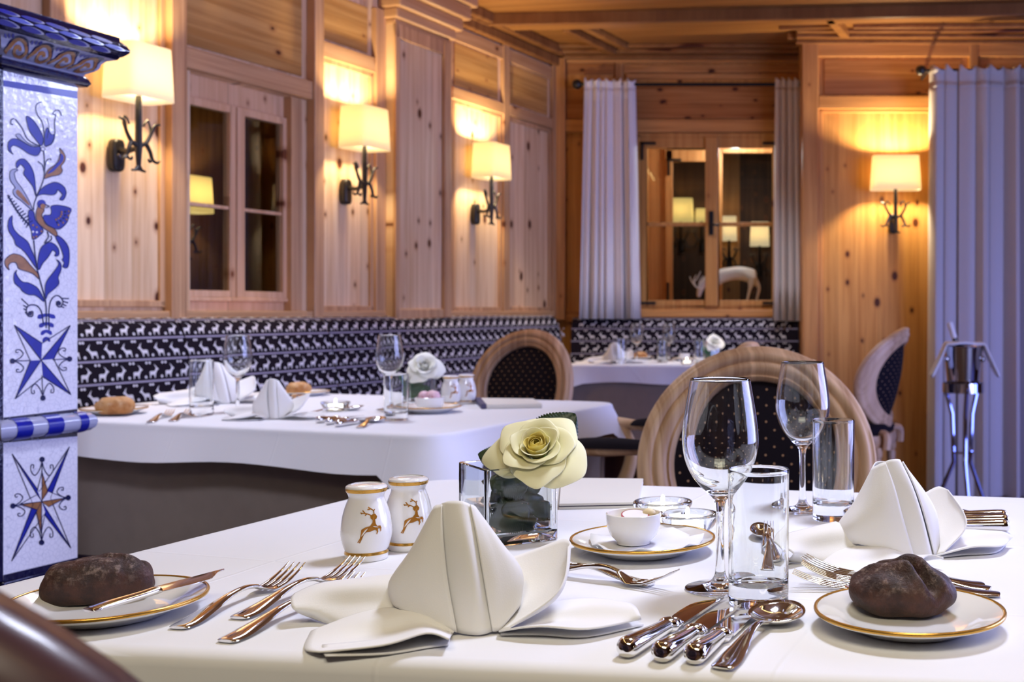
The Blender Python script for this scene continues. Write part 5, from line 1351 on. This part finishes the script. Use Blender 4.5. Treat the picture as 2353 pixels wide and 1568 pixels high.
# ================================================================ MIDDLE TABLE
def at(o, x, y, dy=0.0, rz=None, s=None):
    p = T(x, y); o.location = (p.x, p.y+dy, ZC)
    if rz is not None: o.rotation_euler = (0, 0, math.radians(rz))
    if s: o.scale = s if isinstance(s, tuple) else (s,)*3
    return o
at(dup(pl1, 'plate with pale roll at the left end of the middle table'), 262, 952, 0, 0, 1.0)
r1 = make_roll('bread_roll', 'pale crusty roll on the plate at the left end of the middle table', .095, .066, .052, 'white_roll', 5, []); at(r1, 265, 956); r1.location.z = TZ+.0048
at(dup(pl1, 'far plate with pale roll behind the pointed napkin on the middle table'), 690, 912, .05, 0, .9)
r2 = make_roll('bread_roll', 'pale roll behind the pointed napkin on the middle table', .075, .06, .045, 'white_roll', 9, []); at(r2, 672, 912, .05); r2.location.z = TZ+.0048
at(dup(n1, 'white folded napkin in front on the middle table, pointed and open'), 622, 966, .03, -8, .93)
at(dup(n1, 'white folded napkin farther back on the middle table, behind a wine glass'), 515, 928, .0, 24, 1.12)
at(dup(gw1, 'left wine glass on the middle table, before the back napkin'), 546, 945, 0)
at(dup(gw1, 'right wine glass on the middle table, left of the small rose'), 895, 942, 0)
at(dup(gt1, 'left tumbler on the middle table, before the back napkin'), 463, 955, 0, 0, (1.05, 1.05, 1.15))
at(dup(gt1, 'right tumbler on the middle table, beside the soup spoon'), 910, 966, 0, 0, (1.05, 1.05, .92))
at(dup(t1, 'glass tealight right of the pointed napkin on the middle table'), 771, 945)
for lb, x0, y0, x1, y1 in (('first fork beside the pale roll on the middle table', 345, 972, 440, 940), ('second fork beside the left tumbler on the middle table', 395, 970, 480, 938)):
    lay(dup(FK, lb), (x0, y0), (x1, y1))
bk2 = dup(bk, 'butter knife on the left plate of the middle table'); a = T(225, 950); bk2.location = (a.x, a.y-.03, TZ+.018); bk2.rotation_euler = (0, 0, math.radians(12)); bk2.scale = (1, 1, 1)
for i, (lb, y) in enumerate((('farthest knife of the three on the middle table', 974), ('middle knife of the three on the middle table', 978), ('nearest knife of the three on the middle table', 983))):
    lay(dup(k2, lb), (728+i*22, y), (872+i*14, y-21), flip=True)
lay(dup(SP, 'soup spoon at the right end of the knives on the middle table'), (826, 985), (918, 952))
lay(dup(SP, 'spoon behind the pointed napkin on the middle table'), (668, 925), (722, 902))
lay(dup(dk, 'dessert spoon crossing the tealight on the middle table'), (700, 952), (800, 945))
sp_ = at(dup(pl3, 'saucer plate with radish bowl on the middle table'), 985, 948, 0, 0, 1.05)
b_ = dup(bo, 'white bowl of pink radishes on the middle table'); b_.location = sp_.location+V((.004, -.004, .004)); b_.scale = (1.25, 1.25, 1.05)
for i, (dx, dy, s) in enumerate(((-.014, -.004, .016), (.014, -.008, .017), (.002, .014, .016))):
    t = thing('radish', ('left pink radish in the bowl on the middle table', 'right pink radish in the bowl on the middle table', 'rear pink radish in the bowl on the middle table')[i], 'radish', b_.location+V((dx, dy, .040)), 0, 'pink radishes')
    MB().ell((0, 0, 0), (s, s, s*.9), 14, 10).build('bulb', M['pink'], t, world=False); MB().tube([(0, -s*.9, 0), (.002, -s*1.25, -.001)], [.002, .0008], 6).build('root', M['red'], t, world=False)
at(dup(s1, 'left shaker with gold stag on the middle table'), 1036, 932, .0, 8, 1.05)
at(dup(s1, 'right shaker with gold stag on the middle table'), 1066, 930, .03, 8, 1.05)
p = T(968, 930); v2 = dup(va, 'small square vase with white rose on the middle table', (p.x, p.y, ZC), math.radians(20)); v2.scale = (.85, .85, .95)
w2_ = dup(wt, 'water in the square vase on the middle table', (p.x, p.y, ZC), math.radians(20)); w2_.scale = (.85, .85, .95)
def small_rose(label, base_, c, R, lv):
    r = make_rose(label, c, V((.25, -.75, .6)), R, base_, 'rosew', 4, 18)
    for dx, dz_ in lv:
        m = MB(); b = lerp(V(base_), V(c), .45); leaf(m, b, V(c)+V((dx, -.01, dz_)), (0, -1, .3), None, .05, 1, .05); m.build('leaf', M['leafb'], r, solid=.0006, recalc=False)
    return r
M['leafb'] = plain('bright_leaf', (.02, .16, .045), .45, noise=.3, nscale=80)
c = P(975, 842, p.y-.02); small_rose('white rose in the vase on the middle table', (p.x, p.y, TZ+.016), c, .037, [(-.07, -.03), (-.05, -.09), (.0, -.12), (-.03, .0)])
# order pad with a dark pen holder edge
c0, c1, c2_, c3_ = T(1118, 940.5), T(1246, 938), T(1226, 925.5), T(1105, 924)
mc2 = thing('menu_folder', 'cream menu folder with dark spine on the middle table', 'menu', (c0.x, c0.y, TZ))
MB().prism([(q.x, q.y, ZC) for q in (c0, c1, c2_, c3_)], (0, 0, .012)).build('cover', M['paper'], mc2, smooth=False, bevel=.002)
d0, d1 = T(1090, 924), T(1106, 941)
MB().prism([(q.x, q.y, ZC) for q in (d1, c0+(c0-c1)*.0, c3_, d0)], (0, 0, .014)).build('spine', M['ink'], mc2, smooth=False, bevel=.002)

# ================================================================ FAR TABLE
at(dup(n1, 'white folded napkin on the far table under the back window'), 1420, 836, .03, 6, 1.0)
at(dup(gw1, 'left wine glass on the far table'), 1461, 833, .05); at(dup(gw1, 'right wine glass on the far table'), 1535, 832, .08)
at(dup(gt1, 'left tumbler on the far table, in front of the napkin'), 1429, 836, -.05, 0, (1, 1, 1.05)); at(dup(gt1, 'middle tumbler on the far table, below the right wine glass'), 1521, 834, .02, 0, (1, 1, .95)); at(dup(gt1, 'right tumbler on the far table, beside the small rose'), 1607, 836, .02, 0, (1, 1, .95))
at(dup(pl1, 'plate with roll on the far table'), 1466, 830, .22, 0, .9); r3 = dup(r2, 'pale roll on the plate of the far table'); at(r3, 1464, 830, .22); r3.location.z = TZ+.0048
at(dup(t1, 'glass tealight on the far table'), 1578, 838, .02)
at(dup(pl3, 'saucer plate on the far table'), 1568, 833, .2, 0, .85); b3 = dup(bo, 'white bowl on the saucer of the far table'); at(b3, 1568, 833, .2); b3.location.z = TZ+.004
p = T(1640, 832); p.y += .1; p.x = bx(1638, p.y); v3 = dup(va, 'small square vase with white rose on the far table', (p.x, p.y, ZC), math.radians(20)); v3.scale = (.8, .8, .95)
small_rose('white rose in the vase on the far table', (p.x, p.y, TZ+.016), P(1642, 786, p.y-.02), .038, [(-.07, -.04), (-.04, -.09)])

# ================================================================ WINE COOLER on its stand
D = 5.85; c = P(2213, 880, D)
st = thing('cooler_stand', 'tall steel stand carrying the wine cooler before the grey curtain', 'stand', (c.x, c.y, 0))
z0 = P(0, 902, D).z; z1 = P(0, 880, D).z
m = MB(); m.lathe([(.102, z0), (.106, z0), (.106, z1), (.102, z1), (.102, z0)], 36, (c.x, c.y, 0)); m.build('ring', M['chrome'], st, ang=30)
for k in range(3):
    a = 2*PI*k/3-PI/2; dx, dy = math.cos(a), math.sin(a)
    MB().tube([(c.x+.10*dx, c.y+.10*dy, z1-.02), (c.x+.06*dx, c.y+.06*dy, .5), (c.x+.05*dx, c.y+.05*dy, .25), (c.x+.16*dx, c.y+.16*dy, .0)], .012, 8).build('leg', M['chrome'], st)
m = MB(); m.lathe([(.0, .30), (.055, .30), (.055, .31), (0, .31)], 20, (c.x, c.y, 0)); m.build('lower_plate', M['chrome'], st)
bkt = thing('wine_cooler', 'shiny steel wine cooler bucket on the tall stand', 'wine cooler', (c.x, c.y, z0))
zb_, zt_ = z0+.005, P(0, 796, D).z
m = MB(); m.lathe([(0, zb_), (.075, zb_), (.080, zb_+.01), (.099, zt_-.01), (.103, zt_), (.099, zt_+.001), (.095, zt_-.01), (.076, zb_+.012), (0, zb_+.012)], 40, (c.x, c.y, 0)); bko = m.build('bucket', M['chrome'], bkt, ang=50)
for s in (-1, 1):
    MB().ell((c.x+s*.092, c.y-.035, lerp(zb_, zt_, .72)), (.016, .016, .016)).build('knob', M['chrome'], bko)
bt = thing('wine_bottle', 'dark wine bottle with white foil neck leaning in the cooler', 'bottle', (c.x, c.y, zb_))
b0, b1, b2_, b3_ = V((c.x+.025, c.y+.02, zb_+.02)), P(2210, 800, D+.01), P(2196, 786, D), P(2182, 741, D)
m = MB(); m.tube([b0, lerp(b0, b1, .75), lerp(b0, b1, .93), b1, b2_, lerp(b2_, b3_, .25)], [.036, .036, .030, .018, .0145, .0145], 16); m.build('body', M['bottle'], bt)
m = MB(); m.tube([lerp(b2_, b3_, .2), lerp(b2_, b3_, .9), b3_], [.0155, .0155, .013], 14); m.build('foil_neck', M['cap'], bt)
m = MB(); rows = []                                     # napkin draped over the cooler
N = 28
for j, yy in enumerate((-.085, -.05, -.02, .01)):
    row = []
    for i in range(N+1):
        u = -1+2*i/N
        if abs(u) < .42: x = u/.42*.098; z = zt_+.008+.004*math.cos(u*9+j)
        else:
            k = (abs(u)-.42)/.58; x = math.copysign(.098+.075*k**1.2, u); z = zt_+.008-.172*k**1.05*(1+.05*math.sin(j*2.0))
        row.append(V((c.x+x, c.y+yy+(.012*math.sin(j*3+u*6)), z)))
    rows.append(row)
for row in rows:
    for q in row: q.z += .008
dn = m.grid(rows).build('serving_cloth', M['napkin'], None, solid=.016, sub=1)
tag(dn, 'white cloth draped over the wine cooler, both ends hanging', 'cloth')
for o in list(COL.objects):                              # objects carrying nothing of their own need no label
    if o.type == 'EMPTY' and o.get('label') == '': del o['label']
